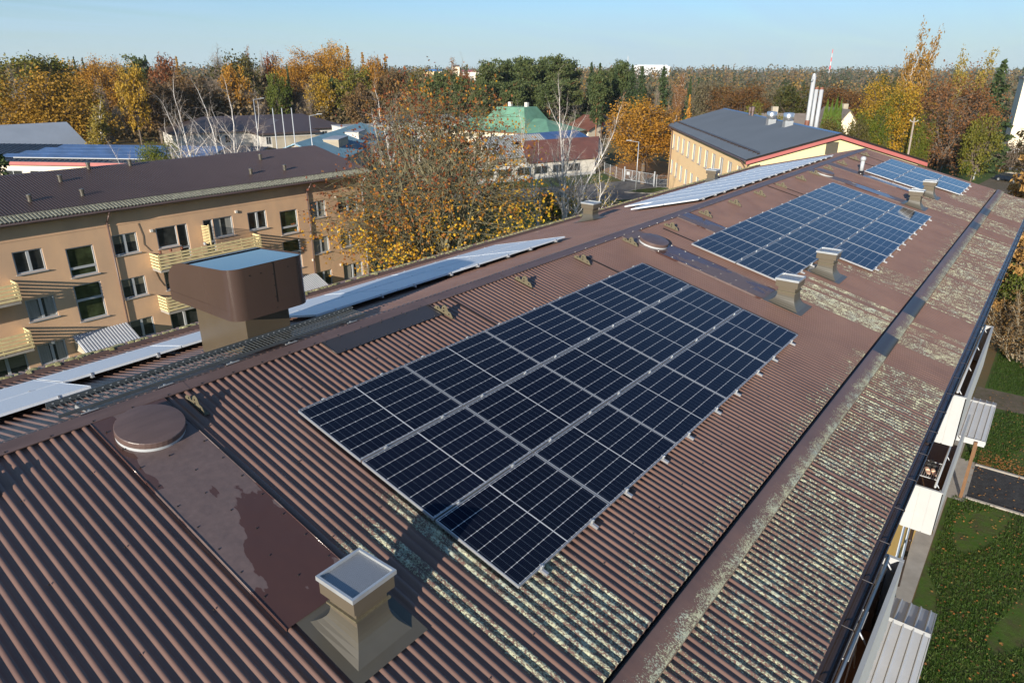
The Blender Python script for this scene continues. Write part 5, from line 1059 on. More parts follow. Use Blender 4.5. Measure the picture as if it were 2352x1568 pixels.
TREES = [
  ('oak_olive', 61.8, 196.7, 19.1, 7.0, 'yellow-green broad tree at the far left edge of the treeline'),
  ('oak_olive', 70.1, 204.4, 19.6, 6.7, 'yellow-green broad tree second from the left edge of the treeline'),
  ('bare', 54.4, 167.5, 16.6, 5.3, 'grey leafless tree between the left edge and the big round ochre tree'),
  ('bare', 81.0, 221.8, 18.8, 6.0, 'grey leafless tree standing behind the top of the big round ochre tree'),
  ('oak_ochre', 46.2, 133.3, 16.1, 9.3, 'big round ochre tree behind the grey-roofed hall'),
  ('oak_gold', 76.9, 207.3, 19.1, 5.6, 'golden olive tree on the skyline above the big round ochre tree'),
  ('spruce', 94.6, 243.3, 19.7, 1.7, 'narrow dark spruce tip on the skyline right of the big round ochre tree'),
  ('spruce', 98.6, 247.1, 19.4, 1.7, 'darker of the two small spruces on the skyline above the yellow birch'),
  ('oak_orange', 74.7, 181.3, 18.9, 5.8, 'orange and green round tree on the skyline above the small yellow birch'),
  ('bare', 82.4, 188.8, 18.5, 4.6, 'brown leafless tree between two orange crowns on the left skyline'),
  ('bare', 59.7, 144.2, 14.6, 4.2, 'bare grey spreading tree right of the big round ochre tree'),
  ('birch_gold', 41.4, 107.4, 12.1, 2.5, 'small yellow-green birch beside the end of the grey-roofed hall'),
  ('pine', 97.5, 209.4, 20.0, 3.8, 'dark pine on the skyline behind the leaning bare birches'),
  ('spruce', 102.2, 212.8, 20.0, 1.9, 'dark spruce just right of the skyline pine behind the bare birches'),
  ('oak_gold', 70.6, 155.8, 17.4, 2.9, 'small golden tree left of the bare white birches'),
  ('oak_rust', 101.8, 201.8, 20.1, 3.7, 'rust-red tree crown on the skyline above the bare birches'),
  ('larch', 100.3, 191.3, 19.6, 2.3, 'golden larch on the skyline above the bare birches'),
  ('oak_brown', 78.8, 163.0, 14.2, 6.0, 'brown thinning tree right behind the bare white birches'),
  ('oak_brown', 89.3, 168.8, 15.5, 5.8, 'brown thinning tree behind the second clump of bare birch stems'),
  ('bare', 115.7, 200.0, 22.0, 7.6, 'wide grey leafless crown standing highest on the left skyline'),
  ('oak_darkolive', 117.7, 189.4, 20.8, 6.1, 'dark olive tree crown right of the wide leafless crown'),
  ('birch_rust', 137.4, 216.0, 23.2, 2.3, 'thin pale rust birch top poking above the dark olive crown'),
  ('bare', 133.5, 200.7, 20.9, 4.3, 'grey leafless tree left of the red-rust skyline tree'),
  ('oak_orange', 101.4, 165.7, 17.9, 3.3, 'tall narrow orange tree above the brown hipped roof'),
  ('oak_rust', 130.1, 190.9, 20.7, 3.0, 'red-rust tree on the skyline left of the large orange trees'),
  ('oak_orange', 127.1, 174.8, 21.7, 6.3, 'large orange oak left of the tallest orange crown'),
  ('oak_orange', 137.4, 173.2, 23.6, 6.9, 'tallest orange crown of the left wood'),
  ('larch', 139.0, 165.6, 22.8, 3.2, 'orange larch right of the tallest orange crown'),
  ('bare', 105.6, 163.0, 12.6, 6.3, 'grey-brown leafless tree directly behind the three flagpoles'),
  ('oak_brown', 114.8, 161.5, 13.2, 4.4, 'round red-brown tree above the brown hipped roof near the flagpoles'),
  ('oak_green', 107.0, 155.9, 15.7, 2.9, 'green tree half hidden among brown trees behind the flagpoles'),
  ('spruce', 111.7, 157.3, 17.5, 1.1, 'slim blue-green spruce inside the brown wood'),
  ('bare', 114.7, 153.6, 14.5, 3.9, 'bare tree with pale trunk left of the round dark green conifer'),
  ('oak_gold', 116.8, 150.4, 15.5, 3.2, 'bright gold tree just left of the round dark green conifer'),
  ('conifer_round', 123.3, 153.6, 13.8, 4.0, 'rounded dark green conifer behind the blue-roofed building'),
  ('oak_olive', 123.3, 145.2, 17.1, 4.5, 'yellow-green tree right of the rounded dark green conifer'),
  ('oak_brown', 106.0, 121.4, 14.0, 4.2, 'brown tree behind the left side of the foreground maple'),
  ('oak_brown', 100.3, 169.3, 11.5, 5.2, 'brown undergrown tree behind the white building with brown roof'),
  ('oak_darkolive', 96.3, 174.6, 10.0, 4.8, 'olive brown tree behind the chimney end of the hipped roof'),
  ('larch', 142.2, 162.9, 21.1, 2.9, 'gold larch left of the orange skyline larch'),
  ('oak_orange', 144.7, 160.7, 20.0, 2.7, 'orange crown between two gold larches on the skyline'),
  ('larch', 150.5, 162.2, 20.7, 2.7, 'gold flat-topped larch at the right end of the left wood'),
  ('oak_darkolive', 136.9, 133.8, 16.8, 3.7, 'brown-green dense tree behind the top left of the maple'),
  ('oak_brown', 135.3, 142.2, 16.5, 4.3, 'brown tree behind the bare birch left of the maple'),
  ('pine', 123.9, 118.5, 14.5, 2.5, 'small pine left of the dark narrow spruce'),
  ('pine', 137.1, 126.4, 16.2, 3.0, 'pine below the distant town'),
  ('birch_rust', 154.3, 137.3, 19.3, 2.8, 'weeping rust birch rising in front of the distant town'),
  ('spruce', 156.7, 134.6, 17.5, 1.4, 'dark narrow spruce in front of the distant town'),
  ('pine', 132.4, 116.8, 15.6, 2.8, 'pine in front of the weeping rust birch'),
  ('oak_rust', 148.7, 128.6, 16.0, 1.6, 'small rust tree beside the dark narrow spruce'),
  ('pine', 153.2, 123.4, 18.8, 3.6, 'pine at the left end of the pine row on the skyline'),
  ('pine', 166.4, 129.3, 19.3, 3.8, 'pine second from the left in the skyline pine row'),
  ('pine', 180.2, 134.5, 19.8, 4.1, 'pine third from the left in the skyline pine row'),
  ('pine', 159.9, 114.9, 19.6, 3.6, 'tall pine in the middle of the skyline pine row'),
  ('pine', 173.2, 120.5, 19.3, 3.8, 'lower pine right of the middle of the skyline pine row'),
  ('pine', 186.1, 126.4, 20.4, 4.1, 'tallest pine of the row behind the green roof'),
  ('pine', 165.0, 107.8, 20.1, 3.6, 'tall pine behind the white birches'),
  ('pine', 178.2, 113.2, 19.4, 3.8, 'pine at the right end of the row behind the white birches'),
  ('pine', 136.4, 112.3, 14.2, 3.4, 'lower front pine left of the green roof behind the maple'),
  ('pine', 145.1, 114.3, 13.6, 3.6, 'lower front pine second from the left behind the maple'),
  ('pine', 141.7, 105.7, 14.3, 3.4, 'lower front pine behind the reddest maple leaves'),
  ('pine', 150.9, 106.8, 13.7, 3.6, 'lower front pine above the left end of the green roof'),
  ('pine', 147.1, 98.4, 13.8, 3.4, 'lower front pine above the green roof'),
  ('pine', 156.3, 99.1, 14.2, 3.6, 'lower front pine right above the green roof ridge'),
  ('spruce', 165.5, 97.8, 18.2, 2.3, 'spruce left of the rounded pine on the centre skyline'),
  ('spruce', 170.9, 98.5, 18.1, 2.2, 'spruce touching the rounded pine on the centre skyline'),
  ('pine', 147.7, 84.7, 16.2, 2.5, 'pine with bare orange trunk above the brown shed roof'),
  ('pine', 151.8, 85.7, 16.4, 2.3, 'second orange-trunked pine above the brown shed roof'),
  ('pine', 178.3, 95.9, 19.0, 3.5, 'rounded tall pine at the centre skyline'),
  ('spruce', 160.2, 87.2, 16.9, 2.9, 'dark spruce below the rounded tall pine'),
  ('spruce', 166.6, 86.0, 17.5, 2.8, 'tall dark spruce left of the white block on the horizon'),
  ('spruce', 165.2, 82.3, 17.3, 2.7, 'tall dark spruce below the mast on the horizon'),
  ('spruce', 165.8, 76.7, 17.2, 3.2, 'broad dark spruce below the white block on the horizon'),
  ('bare', 136.6, 63.7, 13.8, 2.4, 'pale leafless tree above the large orange tree'),
  ('birch_rust', 167.5, 73.4, 15.9, 2.3, 'light brown thinning tree right of the broad dark spruce'),
  ('spruce', 164.2, 68.5, 15.0, 1.6, 'small black-green spruce above the dark metal roof'),
  ('spruce', 169.6, 68.8, 14.4, 1.4, 'small spruce right of the black-green one above the dark metal roof'),
  ('oak_orange', 95.1, 43.7, 12.6, 5.6, 'large glowing orange tree left of the yellow building'),
  ('larch_cone', 116.0, 46.5, 12.6, 1.3, 'orange cone-shaped tree at the far corner of the yellow building'),
  ('oak_greybrown', 152.1, 58.7, 14.3, 3.1, 'grey-brown oval tree above the ridge of the dark metal roof'),
  ('oak_rust2', 150.2, 50.0, 14.0, 5.7, 'wide red-brown tree above the ridge of the dark metal roof'),
  ('oak_olive', 127.6, 39.0, 11.3, 1.7, 'small olive tree behind the ridge vents of the dark metal roof'),
  ('oak_greybrown', 171.5, 49.8, 12.6, 3.0, 'grey-green tree left of the dark green round tree'),
  ('oak_darkgreen', 153.6, 40.1, 14.1, 3.9, 'dark green round tree left of the white flues'),
  ('oak_rust2', 160.9, 32.4, 13.5, 5.5, 'red-brown round tree right of the white flues'),
  ('thuja', 133.1, 27.9, 11.7, 0.7, 'leftmost bright green columnar thuja'),
  ('thuja', 133.3, 27.1, 11.4, 0.7, 'second bright green columnar thuja from the left'),
  ('thuja', 133.5, 26.4, 11.9, 0.7, 'tallest bright green columnar thuja'),
  ('thuja', 133.7, 25.7, 11.5, 0.7, 'rightmost bright green columnar thuja'),
  ('oak_darkolive', 119.9, 23.1, 9.8, 2.1, 'dark olive bush under the bright green thujas'),
  ('oak_olive', 117.8, 30.4, 9.7, 1.8, 'olive shrub between the two silver roof vents'),
  ('oak_darkolive', 111.0, 17.2, 10.0, 1.4, 'olive shrub in front of the pale gabled house'),
  ('maple_green', 117.6, 14.8, 15.4, 4.3, 'maple with gold top and green skirt beside the utility pole'),
  ('oak_green2', 115.5, 15.6, 12.0, 2.7, 'green lower crown left of the utility pole'),
  ('oak_green2', 118.4, 10.2, 10.7, 2.2, 'green lower crown right of the utility pole'),
  ('birch_tall', 133.6, 16.5, 23.0, 3.6, 'tallest wind-blown birch standing over the right side'),
  ('oak_darkolive', 182.1, 29.0, 15.7, 4.0, 'dark olive round crown left of the tallest birch'),
  ('oak_sparse', 122.8, 7.3, 17.4, 6.6, 'big sparse rust tree with forked pale trunk'),
  ('birch_gold', 174.6, 12.6, 20.3, 2.3, 'thin gold birch behind the big sparse rust tree'),
  ('birch_gold', 164.9, 8.4, 20.2, 3.1, 'spreading gold birch with white stem at the right skyline'),
  ('spruce_wide', 145.3, 3.9, 18.1, 3.6, 'broad dark green conifer near the right edge'),
  ('oak_gold', 144.2, 13.3, 11.9, 4.1, 'gold tree behind the tallest birch'),
  ('oak_olive', 117.3, 2.3, 10.8, 2.1, 'low yellow-green shrub right of the forked trunk'),
  ('oak_darkolive', 139.0, 112.0, 9.0, 2.6, 'olive tree beside the green roof behind the birch')]
# ------------------------------------------------------------------ trees
def tubes(segs, sides=5):
    """segs: list of (p0,p1,r0,r1) -> vertices, quads"""
    A = np.array([s[0] for s in segs], float); B = np.array([s[1] for s in segs], float); r0 = np.array([s[2] for s in segs]); r1 = np.array([s[3] for s in segs])
    d = B-A; ln = np.linalg.norm(d, axis=1, keepdims=True); d = d/np.maximum(ln, 1e-9); ref = np.where(np.abs(d[:, 2:3]) < .9, [[0, 0, 1.]], [[1., 0, 0]]); u = np.cross(d, ref); u /= np.linalg.norm(u, axis=1, keepdims=True); v = np.cross(d, u)
    a = np.arange(sides)*2*math.pi/sides; ca, sa = np.cos(a), np.sin(a)
    off = u[:, None, :]*ca[None, :, None]+v[:, None, :]*sa[None, :, None]
    V = np.concatenate([A[:, None, :]+off*r0[:, None, None], B[:, None, :]+off*r1[:, None, None]], 1)
    n = len(segs); i = np.arange(n)[:, None]*(2*sides); j = np.arange(sides)[None, :]; k = (j+1) % sides
    F = np.stack([i+j, i+k, i+sides+k, i+sides+j], -1).reshape(-1, 4)
    return V.reshape(-1, 3), F
def quads(rg, P, size, elong=1.0, up=None, flat=0.0):
    n = len(P); d = rg.normal(size=(n, 3)); 
    if up is not None: d = d*(1-up[1])+np.asarray(up[0])*up[1]*1.5
    d /= np.linalg.norm(d, axis=1, keepdims=True); e = rg.normal(size=(n, 3)); e[:, 2] *= (1-flat); e -= (e*d).sum(1, keepdims=True)*d; e /= np.maximum(np.linalg.norm(e, axis=1, keepdims=True), 1e-6)
    s = (size*rg.uniform(.6, 1.25, n))[:, None]; d = d*s*elong*.5; e = e*s*.5
    V = np.stack([P-d, P+e*.9, P+d, P-e*.9], 1).reshape(-1, 3); return V, np.arange(4*n).reshape(-1, 4)
def nrm(v): return v/(np.linalg.norm(v)+1e-9)
def grow(rg, segs, tips, p, d, L, r, lvl, P):
    n = P['n'][lvl]; p = np.array(p, float); d = nrm(np.array(d, float)); last = lvl == len(P['n'])-1
    for i in range(n):
        d = nrm(d+rg.normal(0, P['wob'][lvl], 3)+np.array([0, 0, P['trop'][lvl]])); q = p+d*L/n; ra = r*(1-(1-P['tip'][lvl])*i/n); rb = r*(1-(1-P['tip'][lvl])*(i+1)/n)
        segs.append((p, q, ra, rb, lvl))
        if last: tips.append((q, d))
        elif (i+1)/n >= P['start'][lvl]:
            for _ in range(P['kids'][lvl]):
                ax = nrm(np.cross(d, rg.normal(size=3))); a = rg.normal(P['ang'][lvl], .15); dd = nrm(d*math.cos(a)+ax*math.sin(a)); t = (i+1)/n
                grow(rg, segs, tips, p+(q-p)*rg.random(), dd, L*P['len'][lvl]*rg.uniform(.7, 1.15)*(1-.45*t), max(rb*.62, .004), lvl+1, P)
        p = q
    if not last: grow(rg, segs, tips, p, d, L*P['len'][lvl]*.8, r*P['tip'][lvl], lvl+1, P)
def clump_crown(rg, H, R, z0, n_cl, n_leaf, cl_r, shape='round', flatz=1.0):
    """clump centres through an uneven crown volume, and leaves around each"""
    cs = []
    while len(cs) < n_cl:
        q = rg.normal(size=3); q /= np.linalg.norm(q); rad = rg.random()**.38
        if shape == 'cone': z = rg.random()**1.25; rr = (1-z)**.85*(.35+.65*rg.random()**.5); a = rg.uniform(0, 6.28); c = np.array([rr*math.cos(a), rr*math.sin(a), z*2-1])
        elif shape == 'col': z = rg.uniform(-1, 1); rr = math.sqrt(max(0, 1-abs(z)**3))*rg.random()**.4; a = rg.uniform(0, 6.28); c = np.array([rr*math.cos(a), rr*math.sin(a), z])
        else: c = q*rad*(1+.18*math.sin(3*math.atan2(q[1], q[0])+H)+.12*math.sin(5*q[2]+R)); c[2] = c[2] if c[2] > -.75 else -c[2]*.3
        cs.append(c)
    cs = np.array(cs); ctr = np.array([0, 0, (z0+H)/2]); sc = np.array([R, R, (H-z0)/2]); Cn = cs*sc*.88+ctr
    L_ = np.repeat(Cn, n_leaf, 0); rr = rg.normal(size=L_.shape)*np.array([1, 1, flatz])*cl_r*R; return Cn, L_+rr, np.repeat(rg.random(n_cl), n_leaf)
PROT = {}
def curve(segs, a, b, r0, r1, rg, n=4, bend=.12, lvl=1):
    a, b = np.array(a, float), np.array(b, float); ln = np.linalg.norm(b-a); m = (a+b)/2+rg.normal(0, bend*ln, 3)+np.array([0, 0, .06*ln]); p = a
    pts_ = []
    for i in range(1, n+1):
        t = i/n; q = (1-t)**2*a+2*t*(1-t)*m+t*t*b+(rg.normal(0, .02*ln, 3) if i < n else 0); segs.append((p, q, r0+(r1-r0)*(i-1)/n, r0+(r1-r0)*i/n, lvl)); pts_.append(q); p = q
    return pts_
def branchy(rg, H, R, fork, n1, n2, n3, n4, r):
    """limbs, branches, twigs reaching out to an uneven round crown; returns segments and twig tips"""
    segs = []; tips = []; c = np.array([0, 0, fork+(H-fork)*.44]); S = np.array([R, R, (H-fork)*.56]); top = np.array([0, 0, fork])
    segs.append((np.zeros(3), top, r*1.5, r*1.15, 0))
    for i in range(n1):
        z = 1-1.55*(i+.5)/n1; a = i*2.399+rg.normal(0, .3); h = math.sqrt(max(0, 1-z*z)); d1 = np.array([h*math.cos(a), h*math.sin(a), z])
        P1 = curve(segs, top*(.55+.45*rg.random()), c+S*d1*.46, r*.62, r*.30, rg, 5, .10, 1)
        for j in range(n2):
            d2 = nrm(d1+rg.normal(0, .42, 3)); st = P1[rg.integers(1, 5)]; P2 = curve(segs, st, c+S*d2*rg.uniform(.62, .82), r*.24, r*.10, rg, 4, .14, 2)
            for k in range(n3):
                d3 = nrm(d2+rg.normal(0, .30, 3)); wob = 1+.13*math.sin(4*math.atan2(d3[1], d3[0])+H)+.10*math.sin(6*d3[2]+R); st = P2[rg.integers(0, 4)]; e = c+S*d3*rg.uniform(.70, 1.0)*wob; P3 = curve(segs, st, e, r*.075, r*.030, rg, 3, .20, 3)
                for m in range(n4):
                    st = P3[rg.integers(0, 3)]; q = st+nrm(d3*.5+rg.normal(0, .8, 3)+np.array([0, 0, .35]))*rg.uniform(.5, 1.2); mq = (st+q)/2+rg.normal(0, .10, 3); segs.append((st, mq, r*.026, r*.018, 4)); segs.append((mq, q, r*.018, r*.010, 4)); tips.append(q)
    return segs, np.array(tips)
def proto(kind, seed):
    key = (kind, seed)
    if key in PROT: return PROT[key]
    rg = np.random.default_rng(abs(hash(kind)) % 1000+seed if False else sum(map(ord, kind))*7+seed*131); H, R = 18.0, 6.0; segs = []; V = F = att = None; bark = 'bark'; lm = None
    if kind == 'oakwide': H, R = 16.0, 9.3
    if kind in ('oak', 'oaknear', 'oakwide'):
        ncl, nl, sz = {'oak': (95, 52, .52), 'oaknear': (170, 95, .27), 'oakwide': (260, 75, .36)}[kind]
        Cn, LP, cv = clump_crown(rg, H, R, 2.0 if kind != 'oakwide' else .8, ncl, nl, .115 if kind != 'oakwide' else .085)
        V, F = quads(rg, LP, sz); att = np.clip(cv*.6+rg.random(len(LP))*.5-.05, 0, 1)
        fork = 5.5
        segs += [(np.zeros(3), np.array([.1, 0, fork]), .38, .30, 0)]
        for c in Cn[rg.permutation(len(Cn))[:60]]:
            b0 = np.array([.1, 0, fork])*(.75+.25*rg.random())+np.array([0, 0, rg.uniform(0, 1.5)]); m = b0*.5+c*.5+np.array([0, 0, 1.1])+rg.normal(0, .4, 3); segs += [(b0, m, .17, .09, 1), (m, c, .09, .03, 2)]
            for _ in range(3): segs.append((m+(c-m)*rg.random(), c+rg.normal(0, 1.2, 3), .04, .012, 3))
    elif kind == 'sparse':
        segs, Tp = branchy(rg, 17.0, 6.6, 3.0, 10, 6, 8, 4, .30); LP = np.repeat(Tp, 6, 0)+rg.normal(0, .30, (len(Tp)*6, 3)); V, F = quads(rg, LP, .27); att = np.clip(rg.random(len(LP))*.7+.3*np.sin(LP[:, 0])*np.sin(LP[:, 2]*.7), 0, 1)
    elif kind == 'bare':
        tips = []; grow(rg, segs, tips, (0, 0, 0), (0, 0, 1), 8.0, .30, 0, dict(n=(5, 5, 4, 3), wob=(.05, .12, .16, .2), trop=(.05, .10, .06, .02), tip=(.6, .4, .35, .3), start=(.35, .3, .25, 0), kids=(2, 2, 2, 0), ang=(.62, .6, .6, .5), len=(.80, .55, .5, .5)))
        Tp = np.array([t_[0] for t_ in tips]); k = Tp[:, 2].max(); 
        LP = np.repeat(Tp, 2, 0)+rg.normal(0, .35, (len(Tp)*2, 3)); V, F = quads(rg, LP, 1.1, 1.0, ((0, 0, 1), .5)); 
        # thin twigs
        n = len(LP); d = rg.normal(size=(n, 3))+np.array([0, 0, .8]); d = d/np.linalg.norm(d, axis=1, keepdims=True)*rg.uniform(.5, 1.2, n)[:, None]; e = np.cross(d, rg.normal(size=(n, 3))); e = e/np.linalg.norm(e, axis=1, keepdims=True)*.02
        V = np.stack([LP-e, LP+e, LP+d+e*.4, LP+d-e*.4], 1).reshape(-1, 3); att = rg.random(n); lm = 'twig'
    elif kind == 'pine':
        Cn, LP, cv = clump_crown(rg, H, R*.62, 8.5, 70, 60, .17, 'round', .55); V, F = quads(rg, LP, .42, 1.6); att = np.clip(cv*.6+rg.random(len(LP))*.4, 0, 1); bark = 'barkpine'
        Cl, LP2, cv2 = clump_crown(rg, 10.5, R*.5, 3.5, 22, 40, .17, 'round', .5); V2, F2 = quads(rg, LP2, .42, 1.6); F = np.concatenate([F, F2+len(V)]); V = np.concatenate([V, V2]); att = np.concatenate([att, cv2*.5])
        segs += [(np.zeros(3), np.array([.1, .1, 9]), .26, .2, 0), (np.array([.1, .1, 9]), np.array([0, 0, 17]), .2, .05, 0)]
        for c in Cn[:45]: segs.append((np.array([.08, .08, min(16, max(5, c[2]-1.2))]), c, .07, .02, 1))
    elif kind == 'larchnear':
        pts_ = []; av = []
        for z in np.linspace(.05, .97, 46):
            Lb = R*.75*(1-z)**.75*(1+.2*rg.normal())
            for k in range(5):
                a = rg.uniform(0, 6.28); L2 = Lb*rg.uniform(.6, 1.2); m = 26; t_ = rg.random(m); base = np.stack([np.cos(a)*t_*L2, np.sin(a)*t_*L2, z*H-.10*t_*L2+.18*t_**3*L2], 1)
                segs.append((np.array([0, 0, z*H]), np.array([math.cos(a)*L2, math.sin(a)*L2, z*H+.08*L2]), .04, .012, 1))
                for _ in range(3):
                    sw = rg.normal(0, .32, m)*(1-.4*t_); P = base+np.stack([-np.sin(a)*sw, np.cos(a)*sw, -rg.random(m)*.5-.05], 1); pts_.append(P); av.append(np.full(m, rg.random()))
        LP = np.concatenate(pts_); V, F = quads(rg, LP, .20, 2.0); att = np.clip(np.concatenate(av)*.6+rg.random(len(LP))*.4, 0, 1); segs.append((np.zeros(3), np.array([0, 0, H]), .24, .02, 0))
    elif kind in ('spruce', 'larch'):
        pts_ = []; av = []
        for z in np.linspace(.06, .98, 34):
            Lb = R*.62*(1-z)**.82*(1+.18*rg.normal()); nb = 9 if kind == 'spruce' else 7
            for k in range(nb):
                a = rg.uniform(0, 6.28); L2 = Lb*rg.uniform(.7, 1.15); m = max(3, int(L2*(7 if kind == 'spruce' else 5)))
                t_ = rg.random(m)**.6; dr = -.28*t_**1.3*L2+.10*L2*t_**3; P = np.stack([np.cos(a)*t_*L2, np.sin(a)*t_*L2, z*H+dr], 1)+rg.normal(0, .09, (m, 3)); pts_.append(P); av.append(np.full(m, rg.random()))
                segs.append((np.array([0, 0, z*H]), np.array([math.cos(a)*L2*.9, math.sin(a)*L2*.9, z*H-.22*L2]), .035, .01, 1))
        LP = np.concatenate(pts_); V, F = quads(rg, LP, .50 if kind == 'spruce' else .40, 1.5); att = np.clip(np.concatenate(av)*.6+rg.random(len(LP))*.4, 0, 1)
        segs.append((np.zeros(3), np.array([0, 0, H]), .24, .02, 0))
    elif kind == 'thuja':
        Cn, LP, cv = clump_crown(rg, H, R*.9, .3, 120, 60, .16, 'col'); V, F = quads(rg, LP, .9, 1.5, ((0, 0, 1), .6)); V[:, :2] *= np.sqrt(np.clip(1.06-V[:, 2:3]/H, .03, 1)); att = np.clip(cv*.5+rg.random(len(LP))*.5, 0, 1); segs.append((np.zeros(3), np.array([0, 0, H*.6]), .3, .1, 0))
    elif kind == 'conifer_round':
        Cn, LP, cv = clump_crown(rg, H, R, 1.0, 130, 70, .10, 'round'); sc_ = np.clip(1.25-LP[:, 2:3]/H*.85, .2, 1); LP[:, :2] *= sc_; V, F = quads(rg, LP, .55, 1.4); att = np.clip(cv*.6+rg.random(len(LP))*.4, 0, 1); segs.append((np.zeros(3), np.array([0, 0, H*.8]), .3, .1, 0))
    elif kind in ('birch', 'birchtall'):
        bark = 'barkbirch'; pts_ = []; stems = 2 if kind == 'birchtall' else 1; lean = (.16, .34)
        for s in range(stems):
            d0 = np.array([0, -1, 0])*(lean[s] if stems > 1 else .05)+np.array([0, 0, 1]); tips = []; sg2 = []
            grow(rg, sg2, tips, (0, .3*s, 0), d0, 13.5, .22, 0, dict(n=(8, 5, 4), wob=(.035, .10, .15), trop=(.06, .10, -.02), tip=(.35, .3, .3), start=(.35, .25, 0), kids=(2, 2, 0), ang=(.55, .6, .5), len=(.42, .55, .5)))
            segs += sg2
            Tp = np.array([t_[0] for t_ in tips]); k = 9
            P = np.repeat(Tp, k, 0); P = P+rg.normal(0, .30, P.shape)-np.array([0, 0, 1.])*rg.random((len(P), 1))*1.3; pts_.append(P)
        LP = np.concatenate(pts_); V, F = quads(rg, LP, .30, 1.3, ((0, 0, -1), .3)); att = rg.random(len(LP))
    # normalise to 1 m height and 1 m radius of the trunk-and-crown box
    hs_ = max((s[1][2] for s in segs), default=H); 
    if V is not None: hs_ = max(np.percentile(V[:, 2], 99.7), 1)
    rs_ = np.percentile(np.hypot(V[:, 0], V[:, 1]), 96) if V is not None else R
    S3 = np.array([1/rs_, 1/rs_, 1/hs_]); TV, TF = tubes(segs, 5); rr = None
    tm = np_mesh('trunk', TV*S3, TF, smooth=True); cm = np_mesh('crown', V*S3, F, attrs={'rnd': ('FACE', att)})
    PROT[key] = (tm, cm, bark, lm); return PROT[key]
O_ = lambda *c: c
LM = {'oak_olive': [(.075, .085, .012), (.14, .135, .018), (.24, .19, .025)], 'oak_ochre': [(.17, .095, .012), (.30, .17, .02), (.40, .22, .03)], 'oak_gold': [(.25, .15, .015), (.45, .27, .025), (.20, .15, .02)],
 'oak_orange': [(.22, .10, .014), (.40, .195, .024), (.48, .27, .034)], 'oak_rust': [(.13, .04, .018), (.25, .085, .02), (.19, .075, .03)], 'oak_rust2': [(.085, .04, .014), (.17, .075, .02), (.12, .075, .02)], 'oak_brown': [(.09, .055, .025), (.15, .085, .032), (.19, .115, .035)],
 'oak_darkolive': [(.045, .048, .012), (.09, .082, .018), (.13, .10, .022)], 'oak_green': [(.05, .075, .012), (.09, .12, .016), (.12, .13, .02)], 'oak_green2': [(.05, .08, .012), (.12, .15, .015), (.22, .19, .02)], 'oak_darkgreen': [(.03, .038, .010), (.06, .066, .014), (.10, .075, .016)],
 'oak_greybrown': [(.10, .085, .05), (.14, .115, .06), (.11, .10, .06)], 'oak_sparse': [(.16, .075, .028), (.24, .105, .035), (.14, .09, .04)], 'maple_green': [(.07, .10, .012), (.42, .24, .02), (.50, .27, .02)],
 'pine': [(.045, .065, .022), (.085, .112, .036), (.125, .135, .046)], 'spruce': [(.028, .048, .020), (.050, .080, .028), (.080, .105, .036)], 'larch': [(.30, .15, .02), (.42, .22, .03), (.22, .13, .02)], 'larch_cone': [(.42, .18, .02), (.52, .24, .03), (.34, .15, .02)], 'larch_gold': [(.34, .19, .06), (.44, .26, .08), (.26, .14, .05)],
 'thuja': [(.05, .095, .010), (.095, .155, .018), (.13, .18, .025)], 'conifer_round': [(.030, .058, .022), (.055, .095, .030), (.08, .115, .038)], 'birch_gold': [(.26, .19, .03), (.34, .24, .035), (.20, .17, .04)], 'birch_rust': [(.24, .12, .05), (.30, .16, .07), (.20, .12, .06)], 'birch_tall': [(.24, .13, .03), (.34, .19, .035), (.16, .11, .04)]}
for k_, c_ in LM.items(): M['leaf_'+k_] = leaf_mat(k_.replace('_', ' ')+' leaves', c_, 0.3)
BASE = {'bare': 'bare', 'pine': 'pine', 'spruce': 'spruce', 'spruce_wide': 'spruce', 'larch': 'larch', 'larch_cone': 'larch', 'thuja': 'thuja', 'conifer_round': 'conifer_round', 'birch_gold': 'birch', 'birch_rust': 'birch', 'birch_tall': 'birchtall', 'oak_sparse': 'sparse', 'maple_green': 'oaknear', 'oak_green2': 'oaknear'}
NAME = {'bare': 'leafless_tree', 'pine': 'pine_tree', 'spruce': 'spruce_tree', 'larch': 'larch_tree', 'larchnear': 'larch_tree', 'thuja': 'thuja', 'conifer_round': 'conifer', 'birch': 'birch_tree', 'birchtall': 'birch_tree', 'sparse': 'autumn_tree', 'oak': 'autumn_tree', 'oakwide': 'autumn_tree', 'oaknear': 'maple_tree'}
CACHE = {}
def plant(kind, x, y, h, r, label, k, group='trees of the background wood'):
    bk = BASE.get(kind, 'oak')
    if kind in ('oak_orange', 'oak_rust2') and r > 5.4: bk = 'oaknear'
    if kind == 'oak_ochre': bk = 'oakwide'
    tm, cm, bark, lm = proto(bk, k % 3); lk = lm or 'leaf_'+(kind if 'leaf_'+kind in M else 'spruce'); key = (id(tm), lk)
    if key not in CACHE: a, c = tm.copy(), cm.copy(); a.materials.clear(); c.materials.clear(); a.materials.append(M[bark]); c.materials.append(M[lk]); CACHE[key] = (a, c)
    a, c = CACHE[key]
    nm = NAME[bk] if bk != 'oaknear' or 'maple' in kind or kind == 'oak_green2' else 'autumn_tree'
    t = bpy.data.objects.new(nm, None); C.link(t); t.empty_display_size = .5; t.location = (x, y, 0); t.rotation_euler = (0, 0, (k*2.399) % 6.283 if bk != 'birchtall' else 0); t.scale = (r, r, h); setp(t, label, 'tree', group)
    for n_, me in (('trunk', a), ('crown', c)): o = bpy.data.objects.new(n_, me); C.link(o); o.parent = t
    return t
for k, (kind, x, y, h, r, lab) in enumerate(TREES): plant(kind, x, y, h, r*(1.12 if BASE.get(kind, 'oak') in ('oak',) else 1.0), lab, k)

